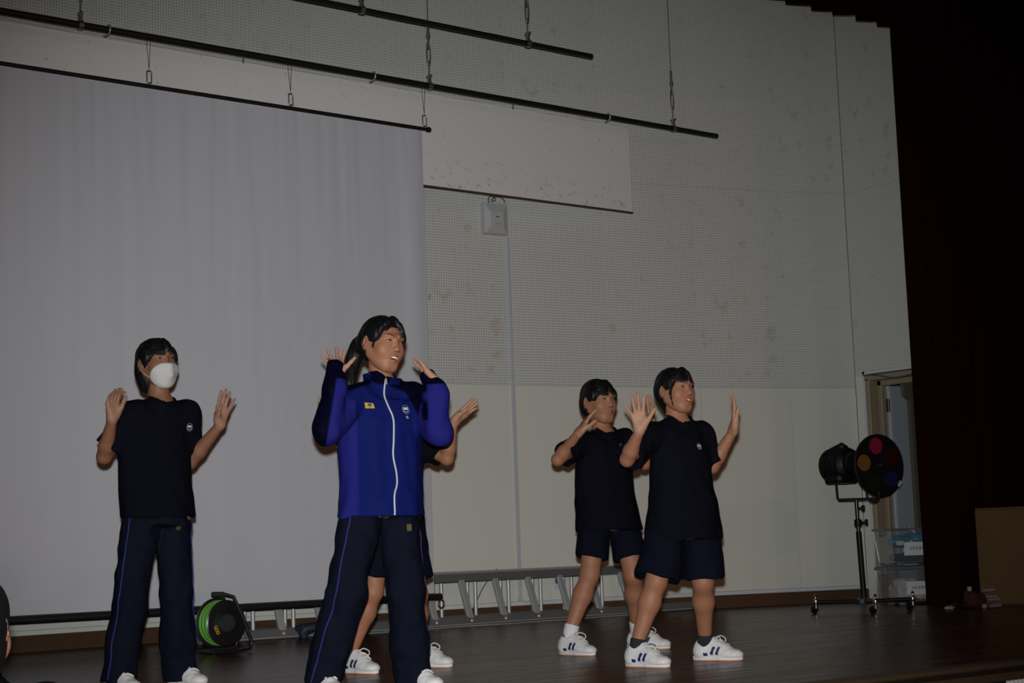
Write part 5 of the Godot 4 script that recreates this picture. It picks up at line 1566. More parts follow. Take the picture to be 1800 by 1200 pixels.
func build_wing_things() -> void:
	# two clear storage bins, one on the other
	var clear := StandardMaterial3D.new()
	clear.resource_name = "clear_plastic"
	clear.albedo_color = Color(0.7, 0.72, 0.76, 0.07)
	clear.transparency = BaseMaterial3D.TRANSPARENCY_ALPHA
	clear.roughness = 0.12
	clear.cull_mode = BaseMaterial3D.CULL_DISABLED
	var lid_m := mat("bin_rim", 0.16, 0.16, 0.18, 0.4)
	for k in 2:
		var y := 0.015 + 0.325 * k
		var t := thing("storage_bin", ["clear plastic bin with pale cloth inside, lower of two", "clear plastic bin with blue and white things inside, upper of two"][k], "bin", Vector3(11.335, y, -9.02), deg_to_rad(-20), "clear storage bins")
		var s := Soup.new()
		var a := [Vector3(-0.31, 0.01, -0.125), Vector3(0.31, 0.01, -0.125), Vector3(0.31, 0.01, 0.125), Vector3(-0.31, 0.01, 0.125)]
		var b := [Vector3(-0.345, 0.29, -0.15), Vector3(0.345, 0.29, -0.15), Vector3(0.345, 0.29, 0.15), Vector3(-0.345, 0.29, 0.15)]
		for z in 4:
			var w := (z + 1) % 4
			s.quad(a[z], b[z], b[w], a[w])
			s.quad(a[z] * Vector3(0.985, 1, 0.985), a[w] * Vector3(0.985, 1, 0.985), b[w] * Vector3(0.985, 1, 0.985), b[z] * Vector3(0.985, 1, 0.985))
		s.quad(a[0], a[1], a[2], a[3])
		put(t, "tub", s.mesh(), clear)
		var rim := Soup.new()
		for z in 4:
			var w := (z + 1) % 4
			rim.tube([b[z], b[w]], 0.008, 8)
		put(t, "rim", rim.mesh(), lid_m)
		if k == 0:
			put(t, "lid", box_mesh(Vector3(0.69, 0.012, 0.30), 0.004), lid_m, Vector3(0, 0.302, 0))
		for sx in [-1.0, 1.0]:
			put(t, "latch", box_mesh(Vector3(0.02, 0.06, 0.08), 0.006), lid_m, Vector3(0.345 * sx, 0.265, 0))
		for sx in [-1.0, 1.0]:
			for sz in [-1.0, 1.0]:
				put(t, "foot", box_mesh(Vector3(0.05, 0.024, 0.04), 0.005), lid_m, Vector3(0.24 * sx, -0.002, 0.09 * sz))
		var m := StandardMaterial3D.new()
		m.resource_name = "paper_label"
		m.albedo_texture = written_label(k)
		m.roughness = 0.8
		var lb := Soup.new()
		lb.quad(Vector3(-0.12, -0.055, 0), Vector3(0.12, -0.055, 0), Vector3(0.12, 0.055, 0), Vector3(-0.12, 0.055, 0), Vector2(0, 1), Vector2(1, 0))
		lb.quad(Vector3(0.12, -0.055, -0.001), Vector3(-0.12, -0.055, -0.001), Vector3(-0.12, 0.055, -0.001), Vector3(0.12, 0.055, -0.001))
		var lo := put(t, "label", lb.mesh(), m, Vector3(-0.10, 0.125, 0.1395))
		lo.rotation.x = deg_to_rad(6)
	# what the bins hold
	var cl := put(self, "folded_cloth", skin_mesh([block(Vector3(-0.12, 0.075, 0), Vector3(0.15, 0.065, 0.10), 0.03, 0.03), egg(Vector3(0.12, 0.06, 0), Vector3(0.13, 0.05, 0.10), 0.03), egg(Vector3(-0.16, 0.15, 0.02), Vector3(0.11, 0.05, 0.09), 0.03)], 0.012, 0.012, Vector3.ONE * 14), mat("pale_cloth", 0.55, 0.50, 0.44, 0.9), Vector3(11.335, 0.035, -9.02), deg_to_rad(-20))
	tag(cl, "crumpled pale cloth inside the lower clear bin", "cloth")
	var bl := put(self, "plastic_bag", skin_mesh([egg(Vector3(0.04, 0.185, 0), Vector3(0.22, 0.06, 0.10), 0.03), egg(Vector3(-0.16, 0.17, -0.01), Vector3(0.12, 0.05, 0.085), 0.03)], 0.012, 0.012, Vector3.ONE * 12), mat("blue_film", 0.02, 0.17, 0.27, 0.4), Vector3(11.335, 0.36, -9.02), deg_to_rad(-20))
	tag(bl, "crumpled blue plastic bag inside the upper clear bin", "bag")
	for k in 5:
		var p: Vector3 = [Vector3(-0.24, 0.155, 0.112), Vector3(-0.19, 0.105, 0.108), Vector3(-0.13, 0.145, 0.115), Vector3(-0.08, 0.262, 0.05), Vector3(0.12, 0.262, 0.06)][k]
		var w := put(self, "paper_scrap", skin_mesh([block(Vector3.ZERO, Vector3(0.035, 0.02, 0.010), 0.006, 0.0, 0, Basis(Vector3(0.2, 0.4, 1).normalized(), k * 0.9))], 0.007, 0.004, Vector3.ONE * 40), mat("white_paper", 0.6, 0.6, 0.58, 0.8), Vector3(11.335, 0.36, -9.02) + p.rotated(Vector3.UP, deg_to_rad(-20)), deg_to_rad(-20))
		tag(w, ["white paper scrap lowest at the left inside the upper bin", "white paper scrap against the front of the upper bin", "white paper scrap on the blue bag near its middle", "white paper scrap on top of the blue bag", "white paper scrap at the right on the blue bag"][k], "paper", "paper scraps in the upper bin")
	var dk := put(self, "dark_pouch", skin_mesh([block(Vector3.ZERO, Vector3(0.24, 0.03, 0.10), 0.02, 0.02)], 0.012, 0.01, Vector3.ONE * 18), mat("dark_blue_cloth", 0.02, 0.022, 0.05, 0.9), Vector3(11.335, 0.395, -9.02), deg_to_rad(-20))
	tag(dk, "dark blue bundle at the bottom of the upper bin", "bundle")
	# drum behind the curtain edge
	var d := thing("bass_drum", "black rimmed drum with pale head half hidden by the curtain", "drum", Vector3(11.50, 0.82, -8.585), deg_to_rad(-10))
	var blk := mat("drum_black", 0.012, 0.012, 0.012, 0.35)
	put(d, "shell", lathe_mesh([Vector2(0.255, -0.09), Vector2(0.255, 0.0)], Vector3(0, 0, 1), 40), blk, Vector3(0, 0, 0))
	put(d, "hoop", lathe_mesh([Vector2(0.215, 0.0), Vector2(0.215, 0.02), Vector2(0.225, 0.028), Vector2(0.272, 0.024), Vector2(0.275, -0.02), Vector2(0.255, -0.025)], Vector3(0, 0, 1), 48), blk)
	put(d, "drum_head", lathe_mesh([Vector2(0.001, 0.012), Vector2(0.216, 0.012)], Vector3(0, 0, 1), 40), mat("drum_skin", 0.55, 0.52, 0.47, 0.6))
	for k in 10:
		var an := TAU * k / 10 + 0.3
		put(d, "tension_rod", tube_mesh([Vector3(cos(an) * 0.27, sin(an) * 0.27, 0.028), Vector3(cos(an) * 0.295, sin(an) * 0.295, 0.025)], 0.006, 8), mat("rod_metal", 0.45, 0.42, 0.38, 0.3, 0.9))
	for sx in [-1.0, 1.0]:
		put(d, "stand_leg", tube_mesh([Vector3(0.16 * sx, -0.18, -0.05), Vector3(0.2 * sx, -0.82, -0.02)], 0.012, 8), blk)
	# wooden box
	var bx := thing("wooden_box", "plain brown plywood box standing before the curtain", "box", Vector3(11.6, 0, -7.83))
	var ply := mat("plywood", 0.15, 0.084, 0.030, 0.6)
	for sz in [-1.0, 1.0]:
		put(bx, "end_panel", box_mesh(Vector3(0.96, 0.755, 0.02), 0.003), ply, Vector3(0, 0.3775, 0.41 * sz))
	for sx in [-1.0, 1.0]:
		put(bx, "side_panel", box_mesh(Vector3(0.02, 0.755, 0.84), 0.003), ply, Vector3(0.49 * sx, 0.3775, 0))
	put(bx, "top_panel", box_mesh(Vector3(1.0, 0.018, 0.84), 0.004), mat("plywood_top", 0.15, 0.085, 0.03, 0.55), Vector3(0, 0.764, 0))
	put(bx, "skirt_strip", box_mesh(Vector3(0.010, 0.018, 0.84), 0.002), mat("plywood_edge", 0.06, 0.032, 0.012, 0.7), Vector3(-0.505, 0.011, 0))
	# red and white bits on the floor beside it
	var red := mat("red_cloth", 0.030, 0.003, 0.004, 0.85)
	var pink := mat("pink_white", 0.20, 0.135, 0.14, 0.8)
	var rb := put(self, "red_bundle", skin_mesh([egg(Vector3(0, 0.05, 0), Vector3(0.09, 0.05, 0.07), 0.03), egg(Vector3(-0.03, 0.10, -0.01), Vector3(0.06, 0.045, 0.05), 0.03), egg(Vector3(0.06, 0.07, 0.0), Vector3(0.06, 0.05, 0.05), 0.02)], 0.01, 0.012, Vector3.ONE * 16), red, Vector3(10.66, 0.0, -7.98))
	tag(rb, "small crumpled dark red cloth bundle beside the wooden box", "cloth")
	for k in 4:
		var p: Vector3 = [Vector3(0.14, 0.135, 0.03), Vector3(0.15, 0.085, 0.04), Vector3(0.12, 0.065, 0.09), Vector3(0.13, 0.018, 0.09)][k]
		var r := put(self, "paper_roll", tube_mesh([Vector3(-0.05, 0, 0), Vector3(-0.02, 0.002, 0), Vector3(0.05, 0.004, 0)], [0.013, 0.015, 0.014], 10), pink, Vector3(10.66, 0, -7.98) + p, deg_to_rad(-38 + 6 * k))
		tag(r, ["pinkish white roll on top of the red bundle", "pinkish white roll second from the top beside the wooden box", "longest pinkish roll lying across the red bundle's side", "pinkish white roll on the floor by the wooden box"][k], "roll", "pinkish rolls by the box")
	var ba := put(self, "small_ball", lathe_mesh([Vector2(0.001, 0.0), Vector2(0.012, 0.003), Vector2(0.021, 0.014), Vector2(0.022, 0.022), Vector2(0.018, 0.035), Vector2(0.01, 0.042), Vector2(0.001, 0.044)], Vector3.UP, 16), mat("cream_ball", 0.22, 0.19, 0.10, 0.6), Vector3(10.63, 0.0, -7.87))
	tag(ba, "small cream ball on the floor before the red bundle", "ball")
	var bp := put(self, "small_bottle_cap", lathe_mesh([Vector2(0.001, 0.0), Vector2(0.017, 0.0), Vector2(0.018, 0.03), Vector2(0.012, 0.034), Vector2(0.001, 0.035)], Vector3.UP, 14), mat("grey_cap", 0.28, 0.29, 0.27, 0.6), Vector3(10.62, 0.138, -7.99))
	tag(bp, "small grey round knob on top of the red bundle", "knob")
	var wp := put(self, "white_scrap", skin_mesh([egg(Vector3(0, 0.014, 0), Vector3(0.06, 0.014, 0.025), 0.01)], 0.007, 0.006, Vector3.ONE * 30), mat("dull_white", 0.32, 0.34, 0.33, 0.8), Vector3(10.53, 0, -8.12))
	tag(wp, "flat whitish scrap on the floor at the curtain's foot", "scrap")
	# green cable over the door head
	var gc := thing("door_cable", "thin dark green cable strung over the door head", "cable", Vector3(11.72, 2.0, -9.85))
	var gp := []
	for k in 24:
		var e := k / 23.0
		gp.append(Vector3(-0.005, 0.03 - 0.05 * sin(e * 3.3) + 0.012 * sin(e * 14.0), 0.02 + 1.1 * e))
	put(gc, "cable", tube_mesh(gp, 0.006, 7), mat("green_cable", 0.02, 0.06, 0.055, 0.5))
	# white slatted thing at the foot of the stage, right
	var rk := thing("folding_rack", "white slatted rack standing below the stage edge", "rack", Vector3(6.155, -0.95, -4.46))
	for k in 9:
		put(rk, "slat", box_mesh(Vector3(0.016, 0.895, 0.016), 0.003), mat("rack_white", 0.62, 0.64, 0.66, 0.5), Vector3(0.028 * k, 0.4475, 0))
	put(rk, "rail", box_mesh(Vector3(0.34, 0.03, 0.012), 0.003), mat("rack_white", 0.62, 0.64, 0.66, 0.5), Vector3(0.14, 0.7, -0.016))
	put(rk, "rail", box_mesh(Vector3(0.34, 0.03, 0.012), 0.003), mat("rack_white", 0.62, 0.64, 0.66, 0.5), Vector3(0.14, 0.12, -0.016))
# ---------------------------------------------------------------- small helpers
var used := {}
var mats := {}

func numbered(called: String) -> String:
	if not used.has(called):
		used[called] = 0
		return called
	used[called] += 1
	return "%s_%03d" % [called, used[called]]

func tag(o: Node, label: String, category: String, group := "") -> void:
	o.set_meta("label", label)
	o.set_meta("category", category)
	if group != "":
		o.set_meta("group", group)

func thing(called: String, label: String, category: String, at := Vector3.ZERO, turn := 0.0, group := "") -> Node3D:
	var o := Node3D.new()
	o.name = numbered(called)
	add_child(o)
	o.position = at
	o.rotation.y = turn
	tag(o, label, category, group)
	return o

func structure(called: String, at := Vector3.ZERO, turn := 0.0) -> Node3D:
	var o := Node3D.new()
	o.name = called
	add_child(o)
	o.position = at
	o.rotation.y = turn
	o.set_meta("kind", "structure")
	return o

func put(parent: Node, called: String, mesh: Mesh, m: Material, at := Vector3.ZERO, turn := 0.0) -> MeshInstance3D:
	var o := MeshInstance3D.new()
	o.name = numbered(called) if parent == self else called
	o.mesh = mesh
	if m:
		o.material_override = m
	o.position = at
	o.rotation.y = turn
	parent.add_child(o, true)
	return o

# linear base colour in, material out
func mat(called: String, r: float, g: float, b: float, rough := 0.8, metal := 0.0, spec := 0.5) -> StandardMaterial3D:
	if mats.has(called):
		return mats[called]
	var m := StandardMaterial3D.new()
	m.resource_name = called
	m.albedo_color = Color(r, g, b).linear_to_srgb()
	m.roughness = rough
	m.metallic = metal
	m.metallic_specular = spec
	mats[called] = m
	return m

class Soup:
	var v := PackedVector3Array()
	var n := PackedVector3Array()
	var c := PackedColorArray()
	var uv := PackedVector2Array()
	var i := PackedInt32Array()
	func mesh() -> ArrayMesh:
		var a := []
		a.resize(Mesh.ARRAY_MAX)
		a[Mesh.ARRAY_VERTEX] = v
		a[Mesh.ARRAY_NORMAL] = n
		if c.size() == v.size():
			a[Mesh.ARRAY_COLOR] = c
		if uv.size() == v.size():
			a[Mesh.ARRAY_TEX_UV] = uv
		a[Mesh.ARRAY_INDEX] = i
		var m := ArrayMesh.new()
		m.add_surface_from_arrays(Mesh.PRIMITIVE_TRIANGLES, a)
		return m
	# a flat polygon a, b, c, d seen counter-clockwise from outside; stored clockwise
	func quad(a: Vector3, b: Vector3, e: Vector3, d: Vector3, u0 := Vector2.ZERO, u1 := Vector2.ZERO) -> void:
		var s := v.size()
		var k := (b - a).cross(d - a).normalized()
		if k == Vector3.ZERO:
			k = (e - b).cross(d - b).normalized()
		v.append_array([a, b, e, d])
		for z in 4:
			n.append(k)
		uv.append_array([u0, Vector2(u1.x, u0.y), u1, Vector2(u0.x, u1.y)])
		i.append_array([s, s + 2, s + 1, s, s + 3, s + 2])
	func tri(a: Vector3, b: Vector3, e: Vector3) -> void:
		var s := v.size()
		var k := (b - a).cross(e - a).normalized()
		v.append_array([a, b, e])
		for z in 3:
			n.append(k)
			uv.append(Vector2.ZERO)
		i.append_array([s, s + 2, s + 1])
	# box with chamfered edges, centre at o
	func box(o: Vector3, size: Vector3, bev := 0.004, bas := Basis.IDENTITY) -> void:
		var h := size * 0.5
		var f := h - Vector3.ONE * minf(bev, minf(h.x, minf(h.y, h.z)) * 0.9)
		for ax in 3:
			for sg in [1.0, -1.0]:
				var nn := Vector3.ZERO
				nn[ax] = sg
				var u := Vector3.ZERO
				u[(ax + 1) % 3] = 1.0
				var w := Vector3.ZERO
				w[(ax + 2) % 3] = sg
				var q := []
				for cc in [[-1, -1], [1, -1], [1, 1], [-1, 1]]:
					q.append(o + bas * (nn * h[ax] + u * f[(ax + 1) % 3] * cc[0] + w * f[(ax + 2) % 3] * cc[1]))
				quad(q[0], q[1], q[2], q[3], Vector2(0, 1), Vector2(1, 0))
		if bev <= 0.0:
			return
		for ax in 3:
			var b1 := (ax + 1) % 3
			var b2 := (ax + 2) % 3
			for s1 in [1.0, -1.0]:
				for s2 in [1.0, -1.0]:
					var p := []
					for e in [-1.0, 1.0]:
						var x := Vector3.ZERO
						x[ax] = f[ax] * e
						x[b1] = h[b1] * s1
						x[b2] = f[b2] * s2
						var y := x
						y[b1] = f[b1] * s1
						y[b2] = h[b2] * s2
						p.append(o + bas * x)
						p.append(o + bas * y)
					if s1 * s2 > 0.0:
						quad(p[0], p[2], p[3], p[1])
					else:
						quad(p[0], p[1], p[3], p[2])
		for sx in [1.0, -1.0]:
			for sy in [1.0, -1.0]:
				for sz in [1.0, -1.0]:
					var x := o + bas * Vector3(h.x * sx, f.y * sy, f.z * sz)
					var y := o + bas * Vector3(f.x * sx, h.y * sy, f.z * sz)
					var z := o + bas * Vector3(f.x * sx, f.y * sy, h.z * sz)
					if sx * sy * sz > 0.0:
						tri(x, y, z)
					else:
						tri(x, z, y)
	# round bar along a path; radii may be one number or one for each point
	func tube(path: Array, radius, sides := 10, caps := true, flat := 1.0) -> void:
		var up := Vector3.UP
		var s := v.size()
		var cnt := path.size()
		var last := Vector3.ZERO
		for k in cnt:
			var p: Vector3 = path[k]
			var t: Vector3 = (path[mini(k + 1, cnt - 1)] - path[maxi(k - 1, 0)]).normalized()
			if t == Vector3.ZERO:
				t = Vector3.UP
			var side := last
			if k == 0:
				up = Vector3.UP if absf(t.y) < 0.9 else Vector3.RIGHT
				side = up.cross(t).normalized()
			else:
				side = (side - t * side.dot(t)).normalized()
			last = side
			var w := t.cross(side)
			var r: float = radius[k] if radius is Array else radius
			for j in sides:
				var an := TAU * j / sides
				var dd := side * cos(an) + w * sin(an) * flat
				v.append(p + dd * r)
				n.append(dd.normalized())
				uv.append(Vector2.ZERO)
		for k in cnt - 1:
			for j in sides:
				var a := s + k * sides + j
				var b := s + k * sides + (j + 1) % sides
				i.append_array([a, a + sides, b, b, a + sides, b + sides])
		if caps:
			for e in [0, cnt - 1]:
				var t: Vector3 = (path[1] - path[0]).normalized() * -1.0 if e == 0 else (path[cnt - 1] - path[cnt - 2]).normalized()
				var m := v.size()
				for j in sides:
					v.append(v[s + e * sides + j])
					n.append(t)
					uv.append(Vector2.ZERO)
				for j in range(1, sides - 1):
					if e == 0:
						i.append_array([m, m + j, m + j + 1])
					else:
						i.append_array([m, m + j + 1, m + j])
	# surface of revolution about an axis through o; profile of (radius, height)
	func lathe(o: Vector3, axis: Vector3, prof: Array, sides := 20) -> void:
		var t := axis.normalized()
		var up := Vector3.UP if absf(t.y) < 0.9 else Vector3.RIGHT
		var x := up.cross(t).normalized()
		var y := t.cross(x)
		for k in prof.size() - 1:
			var a: Vector2 = prof[k]
			var b: Vector2 = prof[k + 1]
			var dn := Vector2(b.y - a.y, a.x - b.x).normalized()
			var s := v.size()
			for j in sides + 1:
				var an := TAU * j / sides
				var rd := x * cos(an) + y * sin(an)
				v.append(o + rd * a.x + t * a.y)
				v.append(o + rd * b.x + t * b.y)
				for z in 2:
					n.append((rd * dn.x + t * dn.y).normalized())
					uv.append(Vector2.ZERO)
			for j in sides:
				var q := s + j * 2
				i.append_array([q, q + 1, q + 2, q + 2, q + 1, q + 3])

func box_mesh(size: Vector3, bev := 0.004) -> ArrayMesh:
	var s := Soup.new()
	s.box(Vector3.ZERO, size, bev)
	return s.mesh()

func tube_mesh(path: Array, r, sides := 10, flat := 1.0) -> ArrayMesh:
	var s := Soup.new()
	s.tube(path, r, sides, true, flat)
	return s.mesh()

func lathe_mesh(prof: Array, axis := Vector3.UP, sides := 24) -> ArrayMesh:
	var s := Soup.new()
	s.lathe(Vector3.ZERO, axis, prof, sides)
	return s.mesh()

func tex(im: Image) -> ImageTexture:
	return ImageTexture.create_from_image(im)

# ---------------------------------------------------------------- rounded shapes from distance fields
class Prim:
	var t := 0          # 0 tapered bar, 1 ellipsoid, 2 stacked ellipses, 3 rounded box, 4 half space, 5 tapered bar cut flat at its end
	var op := 0         # 0 add, 1 take away, 2 keep only inside
	var k := 0.02
	var a := Vector3.ZERO
	var ba := Vector3.ZERO
	var il := 0.0
	var ln := 0.0
	var ra := 0.0
	var dr := 0.0
	var inv := Transform3D.IDENTITY
	var r := Vector3.ONE
	var ir := Vector3.ONE
	var ro := 0.0
	var rows := []
	var co := 1.0
	var si := 0.0
	var lo := Vector3.ZERO
	var hi := Vector3.ZERO
	func d(p: Vector3) -> float:
		if t == 0:
			var q := p - a
			var s := clampf(q.dot(ba) * il, 0.0, 1.0)
			return (q - ba * s).length() - (ra + dr * s)
		if t == 1:
			var q := inv * p
			var w := q * ir
			var k0 := w.length()
			if k0 < 0.01:
				return -minf(r.x, minf(r.y, r.z))
			return k0 * (k0 - 1.0) / (w * ir).length()
		if t == 5:
			var q := p - a
			var s := q.dot(ba) * il
			var sc := clampf(s, 0.0, 1.0)
			var e := (q - ba * clampf(s, 0.0, 1.4)).length() - (ra + dr * sc)
			return maxf(e, (s - 1.0) * ln)
		if t == 2:
			var m := rows.size()
			var y := p.y
			var j := 0
			while j < m - 2 and y > rows[j + 1][0]:
				j += 1
			var A: Array = rows[j]
			var B: Array = rows[j + 1]
			var s := clampf((y - A[0]) / (B[0] - A[0]), 0.0, 1.0)
			var dx: float = p.x - lerpf(A[1], B[1], s)
			var dz: float = p.z - lerpf(A[2], B[2], s)
			var rx: float = lerpf(A[3], B[3], s)
			var rz: float = lerpf(A[4], B[4], s)
			var lx := (dx * co - dz * si) / rx
			var lz := (dx * si + dz * co) / rz
			var k0 := sqrt(lx * lx + lz * lz)
			var e := -minf(rx, rz)
			if k0 > 0.01:
				e = k0 * (k0 - 1.0) / sqrt(lx * lx / (rx * rx) + lz * lz / (rz * rz))
			var f: float = maxf(rows[0][0] - y, y - rows[m - 1][0])
			if e > 0.0 and f > 0.0:
				return sqrt(e * e + f * f)
			return maxf(e, f)
		if t == 3:
			var q := (inv * p).abs() - r
			var o := Vector3(maxf(q.x, 0.0), maxf(q.y, 0.0), maxf(q.z, 0.0)).length()
			return o + minf(maxf(q.x, maxf(q.y, q.z)), 0.0) - ro
		return a.dot(p) - ra

func bar(a: Vector3, b: Vector3, ra: float, rb: float, k := 0.02, op := 0) -> Prim:
	var q := Prim.new()
	q.a = a
	q.ba = b - a
	q.ln = maxf(q.ba.length(), 0.0001)
	q.il = 1.0 / (q.ln * q.ln)
	q.ra = ra
	q.dr = rb - ra
	q.k = k
	q.op = op
	var m := Vector3.ONE * maxf(ra, rb)
	q.lo = Vector3(minf(a.x, b.x), minf(a.y, b.y), minf(a.z, b.z)) - m
	q.hi = Vector3(maxf(a.x, b.x), maxf(a.y, b.y), maxf(a.z, b.z)) + m
	return q

func cut_bar(a: Vector3, b: Vector3, ra: float, rb: float, k := 0.02, op := 0) -> Prim:
	var q := bar(a, b, ra, rb, k, op)
	q.t = 5
	return q

func egg(c: Vector3, r: Vector3, k := 0.02, op := 0, bas := Basis.IDENTITY) -> Prim:
	var q := Prim.new()
	q.t = 1
	q.inv = Transform3D(bas, c).affine_inverse()
	q.r = r
	q.ir = Vector3.ONE / r
	q.k = k
	q.op = op
	var m := Vector3.ONE * maxf(r.x, maxf(r.y, r.z))
	q.lo = c - m
	q.hi = c + m
	return q

func block(c: Vector3, half: Vector3, ro := 0.005, k := 0.0, op := 0, bas := Basis.IDENTITY) -> Prim:
	var q := Prim.new()
	q.t = 3
	q.inv = Transform3D(bas, c).affine_inverse()
	q.r = half - Vector3.ONE * ro
	q.ro = ro
	q.k = k
	q.op = op
	var m := Vector3.ONE * half.length()
	q.lo = c - m
	q.hi = c + m
	return q

func stack(rows: Array, yaw_deg: float, k := 0.02, op := 0) -> Prim:
	var q := Prim.new()
	q.t = 2
	q.rows = rows
	q.k = k
	q.op = op
	q.co = cos(deg_to_rad(yaw_deg))
	q.si = sin(deg_to_rad(yaw_deg))
	q.lo = Vector3.ONE * 1e6
	q.hi = -q.lo
	for w in rows:
		var m: float = maxf(w[3], w[4])
		q.lo = Vector3(minf(q.lo.x, w[1] - m), minf(q.lo.y, w[0]), minf(q.lo.z, w[2] - m))
		q.hi = Vector3(maxf(q.hi.x, w[1] + m), maxf(q.hi.y, w[0]), maxf(q.hi.z, w[2] + m))
	return q

func half_space(n: Vector3, off: float, k := 0.0) -> Prim:
	var q := Prim.new()
	q.t = 4
	q.a = n
	q.ra = off
	q.op = 2
	q.k = k
	return q

# the same prims grown by a margin (mask over a face, patch on a sleeve)
func field(p: Vector3, act: Array) -> float:
	var d := 1000.0
	for q: Prim in act:
		var e := q.d(p)
		var k := q.k
		if q.op == 0:
			if k > 0.0:
				var h := maxf(k - absf(d - e), 0.0) / k
				d = minf(d, e) - h * h * k * 0.25
			else:
				d = minf(d, e)
		else:
			if q.op == 1:
				e = -e
			if k > 0.0:
				var h := maxf(k - absf(d - e), 0.0) / k
				d = maxf(d, e) + h * h * k * 0.25
			else:
				d = maxf(d, e)
	return d

# surface of the field, on cells of the given size, added to soup; grow_by thickens it, within trims it
var grow_by := 0.0
var within: Prim = null

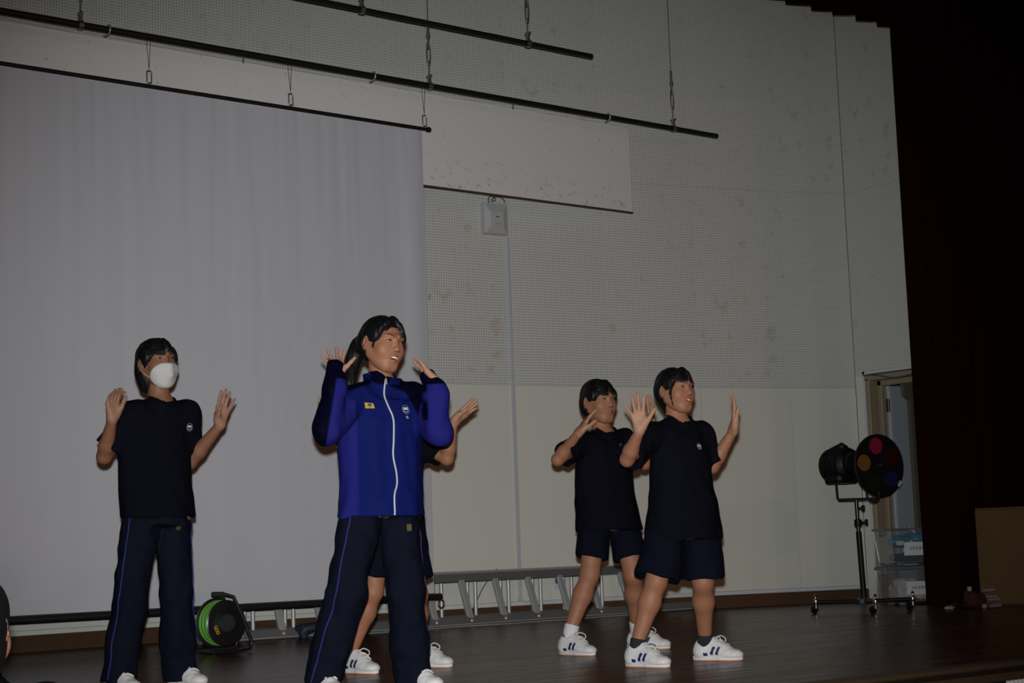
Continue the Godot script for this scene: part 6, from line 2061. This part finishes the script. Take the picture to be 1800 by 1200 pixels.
func skin(soup: Soup, prims: Array, cell: float, xf := Transform3D.IDENTITY, wrinkle := 0.0, wscale := Vector3.ONE, paint := 0, region := []) -> void:
	var lo := Vector3.ONE * 1e6
	var hi := -lo
	var kmax := 0.0
	for q: Prim in prims:
		kmax = maxf(kmax, q.k)
		if q.op == 0:
			lo = Vector3(minf(lo.x, q.lo.x), minf(lo.y, q.lo.y), minf(lo.z, q.lo.z))
			hi = Vector3(maxf(hi.x, q.hi.x), maxf(hi.y, q.hi.y), maxf(hi.z, q.hi.z))
	if region.size() == 2:
		lo = Vector3(maxf(lo.x, region[0].x), maxf(lo.y, region[0].y), maxf(lo.z, region[0].z))
		hi = Vector3(minf(hi.x, region[1].x), minf(hi.y, region[1].y), minf(hi.z, region[1].z))
	var mg := Vector3.ONE * (cell * 2.0 + kmax * 0.3 + wrinkle + grow_by)
	lo -= mg
	hi += mg
	const B := 6
	const S := 3
	var nb := Vector3i(((hi - lo) / (cell * B)).ceil())
	var nx := nb.x * B + 1
	var ny := nb.y * B + 1
	var nz := nb.z * B + 1
	var sy := nx
	var sz := nx * ny
	var val := PackedFloat32Array()
	val.resize(nx * ny * nz)
	val.fill(1e9)
	var live := []
	var hd := cell * B * 0.87 * 1.25 + wrinkle + grow_by
	var hs := cell * S * 0.87 * 1.3 + wrinkle + grow_by
	for bz in nb.z:
		for by in nb.y:
			for bx in nb.x:
				var c := lo + Vector3(bx + 0.5, by + 0.5, bz + 0.5) * (cell * B)
				var best := 1e9
				var es := PackedFloat32Array()
				for q: Prim in prims:
					var e := q.d(c)
					es.append(e)
					if q.op == 0 and e < best:
						best = e
				if best > hd + kmax * 0.5:
					continue
				var act := []
				for z in prims.size():
					var q: Prim = prims[z]
					if q.op == 0:
						if es[z] < best + hd * 2.0 + kmax:
							act.append(q)
					elif q.op == 1:
						if es[z] < hd + q.k:
							act.append(q)
					elif es[z] > -hd - q.k:
						act.append(q)
				if absf(field(c, act)) > hd + kmax * 0.3:
					continue
				for sub in 8:
					var ox := bx * B + (sub & 1) * S
					var oy := by * B + ((sub >> 1) & 1) * S
					var oz := bz * B + (sub >> 2) * S
					if absf(field(lo + Vector3(ox + S * 0.5, oy + S * 0.5, oz + S * 0.5) * cell, act)) > hs + kmax * 0.15:
						continue
					live.append(Vector3i(ox, oy, oz))
					for z in range(oz, oz + S + 1):
						for y in range(oy, oy + S + 1):
							var at := z * sz + y * sy
							for x in range(ox, ox + S + 1):
								if val[at + x] > 1e8:
									var p := lo + Vector3(x, y, z) * cell
									var w := field(p, act) - grow_by
									if wrinkle > 0.0:
										w += wrinkle * creases.get_noise_3dv(p * wscale)
									if within:
										w = maxf(w, within.d(p))
									val[at + x] = w
	var id := PackedInt32Array()
	id.resize(nx * ny * nz)
	id.fill(-1)
	var start := soup.v.size()
	var bas := xf.basis
	for o: Vector3i in live:
		for z in range(o.z, o.z + S):
			for y in range(o.y, o.y + S):
				var at := z * sz + y * sy
				for x in range(o.x, o.x + S):
					var g := at + x
					var v0 := val[g]
					var v1 := val[g + 1]
					var v2 := val[g + sy]
					var v3 := val[g + sy + 1]
					var v4 := val[g + sz]
					var v5 := val[g + sz + 1]
					var v6 := val[g + sz + sy]
					var v7 := val[g + sz + sy + 1]
					var neg := int(v0 < 0) + int(v1 < 0) + int(v2 < 0) + int(v3 < 0) + int(v4 < 0) + int(v5 < 0) + int(v6 < 0) + int(v7 < 0)
					if neg == 0 or neg == 8:
						continue
					var sum := Vector3.ZERO
					var cnt := 0
					if (v0 < 0) != (v1 < 0):
						sum += Vector3(v0 / (v0 - v1), 0, 0); cnt += 1
					if (v2 < 0) != (v3 < 0):
						sum += Vector3(v2 / (v2 - v3), 1, 0); cnt += 1
					if (v4 < 0) != (v5 < 0):
						sum += Vector3(v4 / (v4 - v5), 0, 1); cnt += 1
					if (v6 < 0) != (v7 < 0):
						sum += Vector3(v6 / (v6 - v7), 1, 1); cnt += 1
					if (v0 < 0) != (v2 < 0):
						sum += Vector3(0, v0 / (v0 - v2), 0); cnt += 1
					if (v1 < 0) != (v3 < 0):
						sum += Vector3(1, v1 / (v1 - v3), 0); cnt += 1
					if (v4 < 0) != (v6 < 0):
						sum += Vector3(0, v4 / (v4 - v6), 1); cnt += 1
					if (v5 < 0) != (v7 < 0):
						sum += Vector3(1, v5 / (v5 - v7), 1); cnt += 1
					if (v0 < 0) != (v4 < 0):
						sum += Vector3(0, 0, v0 / (v0 - v4)); cnt += 1
					if (v1 < 0) != (v5 < 0):
						sum += Vector3(1, 0, v1 / (v1 - v5)); cnt += 1
					if (v2 < 0) != (v6 < 0):
						sum += Vector3(0, 1, v2 / (v2 - v6)); cnt += 1
					if (v3 < 0) != (v7 < 0):
						sum += Vector3(1, 1, v3 / (v3 - v7)); cnt += 1
					var p := lo + (Vector3(x, y, z) + sum / cnt) * cell
					id[g] = soup.v.size()
					soup.v.append(xf * p)
					# slope of the field across the cell gives the normal
					var nn := Vector3(v1 + v3 + v5 + v7 - v0 - v2 - v4 - v6, v2 + v3 + v6 + v7 - v0 - v1 - v4 - v5, v4 + v5 + v6 + v7 - v0 - v1 - v2 - v3)
					soup.n.append((bas * nn).normalized())
					if paint > 0:
						soup.c.append(tint(paint, p))
	for o: Vector3i in live:
		for z in range(o.z, o.z + S):
			for y in range(o.y, o.y + S):
				var at := z * sz + y * sy
				for x in range(o.x, o.x + S):
					var g := at + x
					if id[g] < 0:
						continue
					var v0 := val[g]
					if y > 0 and z > 0 and (v0 < 0) != (val[g + 1] < 0):
						face(soup, id[g], id[g - sy], id[g - sy - sz], id[g - sz], v0 < 0)
					if x > 0 and z > 0 and (v0 < 0) != (val[g + sy] < 0):
						face(soup, id[g], id[g - sz], id[g - sz - 1], id[g - 1], v0 < 0)
					if x > 0 and y > 0 and (v0 < 0) != (val[g + sz] < 0):
						face(soup, id[g], id[g - 1], id[g - 1 - sy], id[g - sy], v0 < 0)
	if paint == 0 and soup.c.size() > 0:
		while soup.c.size() < soup.v.size():
			soup.c.append(Color.WHITE)

func face(soup: Soup, a: int, b: int, c: int, d: int, flip: bool) -> void:
	if a < 0 or b < 0 or c < 0 or d < 0:
		return
	if flip:
		soup.i.append_array([a, c, b, a, d, c])
	else:
		soup.i.append_array([a, b, c, a, c, d])

func skin_mesh(prims: Array, cell: float, wrinkle := 0.0, wscale := Vector3.ONE, paint := 0, region := []) -> ArrayMesh:
	var s := Soup.new()
	skin(s, prims, cell, Transform3D.IDENTITY, wrinkle, wscale, paint, region)
	return s.mesh()

# first point of the surface met from a point outside, walking along dir
func surface_at(prims: Array, from: Vector3, dir: Vector3, lift := 0.0) -> Vector3:
	var p := from
	var d := dir.normalized()
	for z in 60:
		var e := field(p, prims) - lift
		if fold_size > 0.0:
			e += fold_size * creases.get_noise_3dv(p * fold_scale)
		if e < 0.0004:
			break
		p += d * minf(e * 0.8, 0.03)
	return p

func slope_at(prims: Array, p: Vector3) -> Vector3:
	var e := 0.004
	return Vector3(field(p + Vector3(e, 0, 0), prims) - field(p - Vector3(e, 0, 0), prims), field(p + Vector3(0, e, 0), prims) - field(p - Vector3(0, e, 0), prims), field(p + Vector3(0, 0, e), prims) - field(p - Vector3(0, 0, e), prims)).normalized()
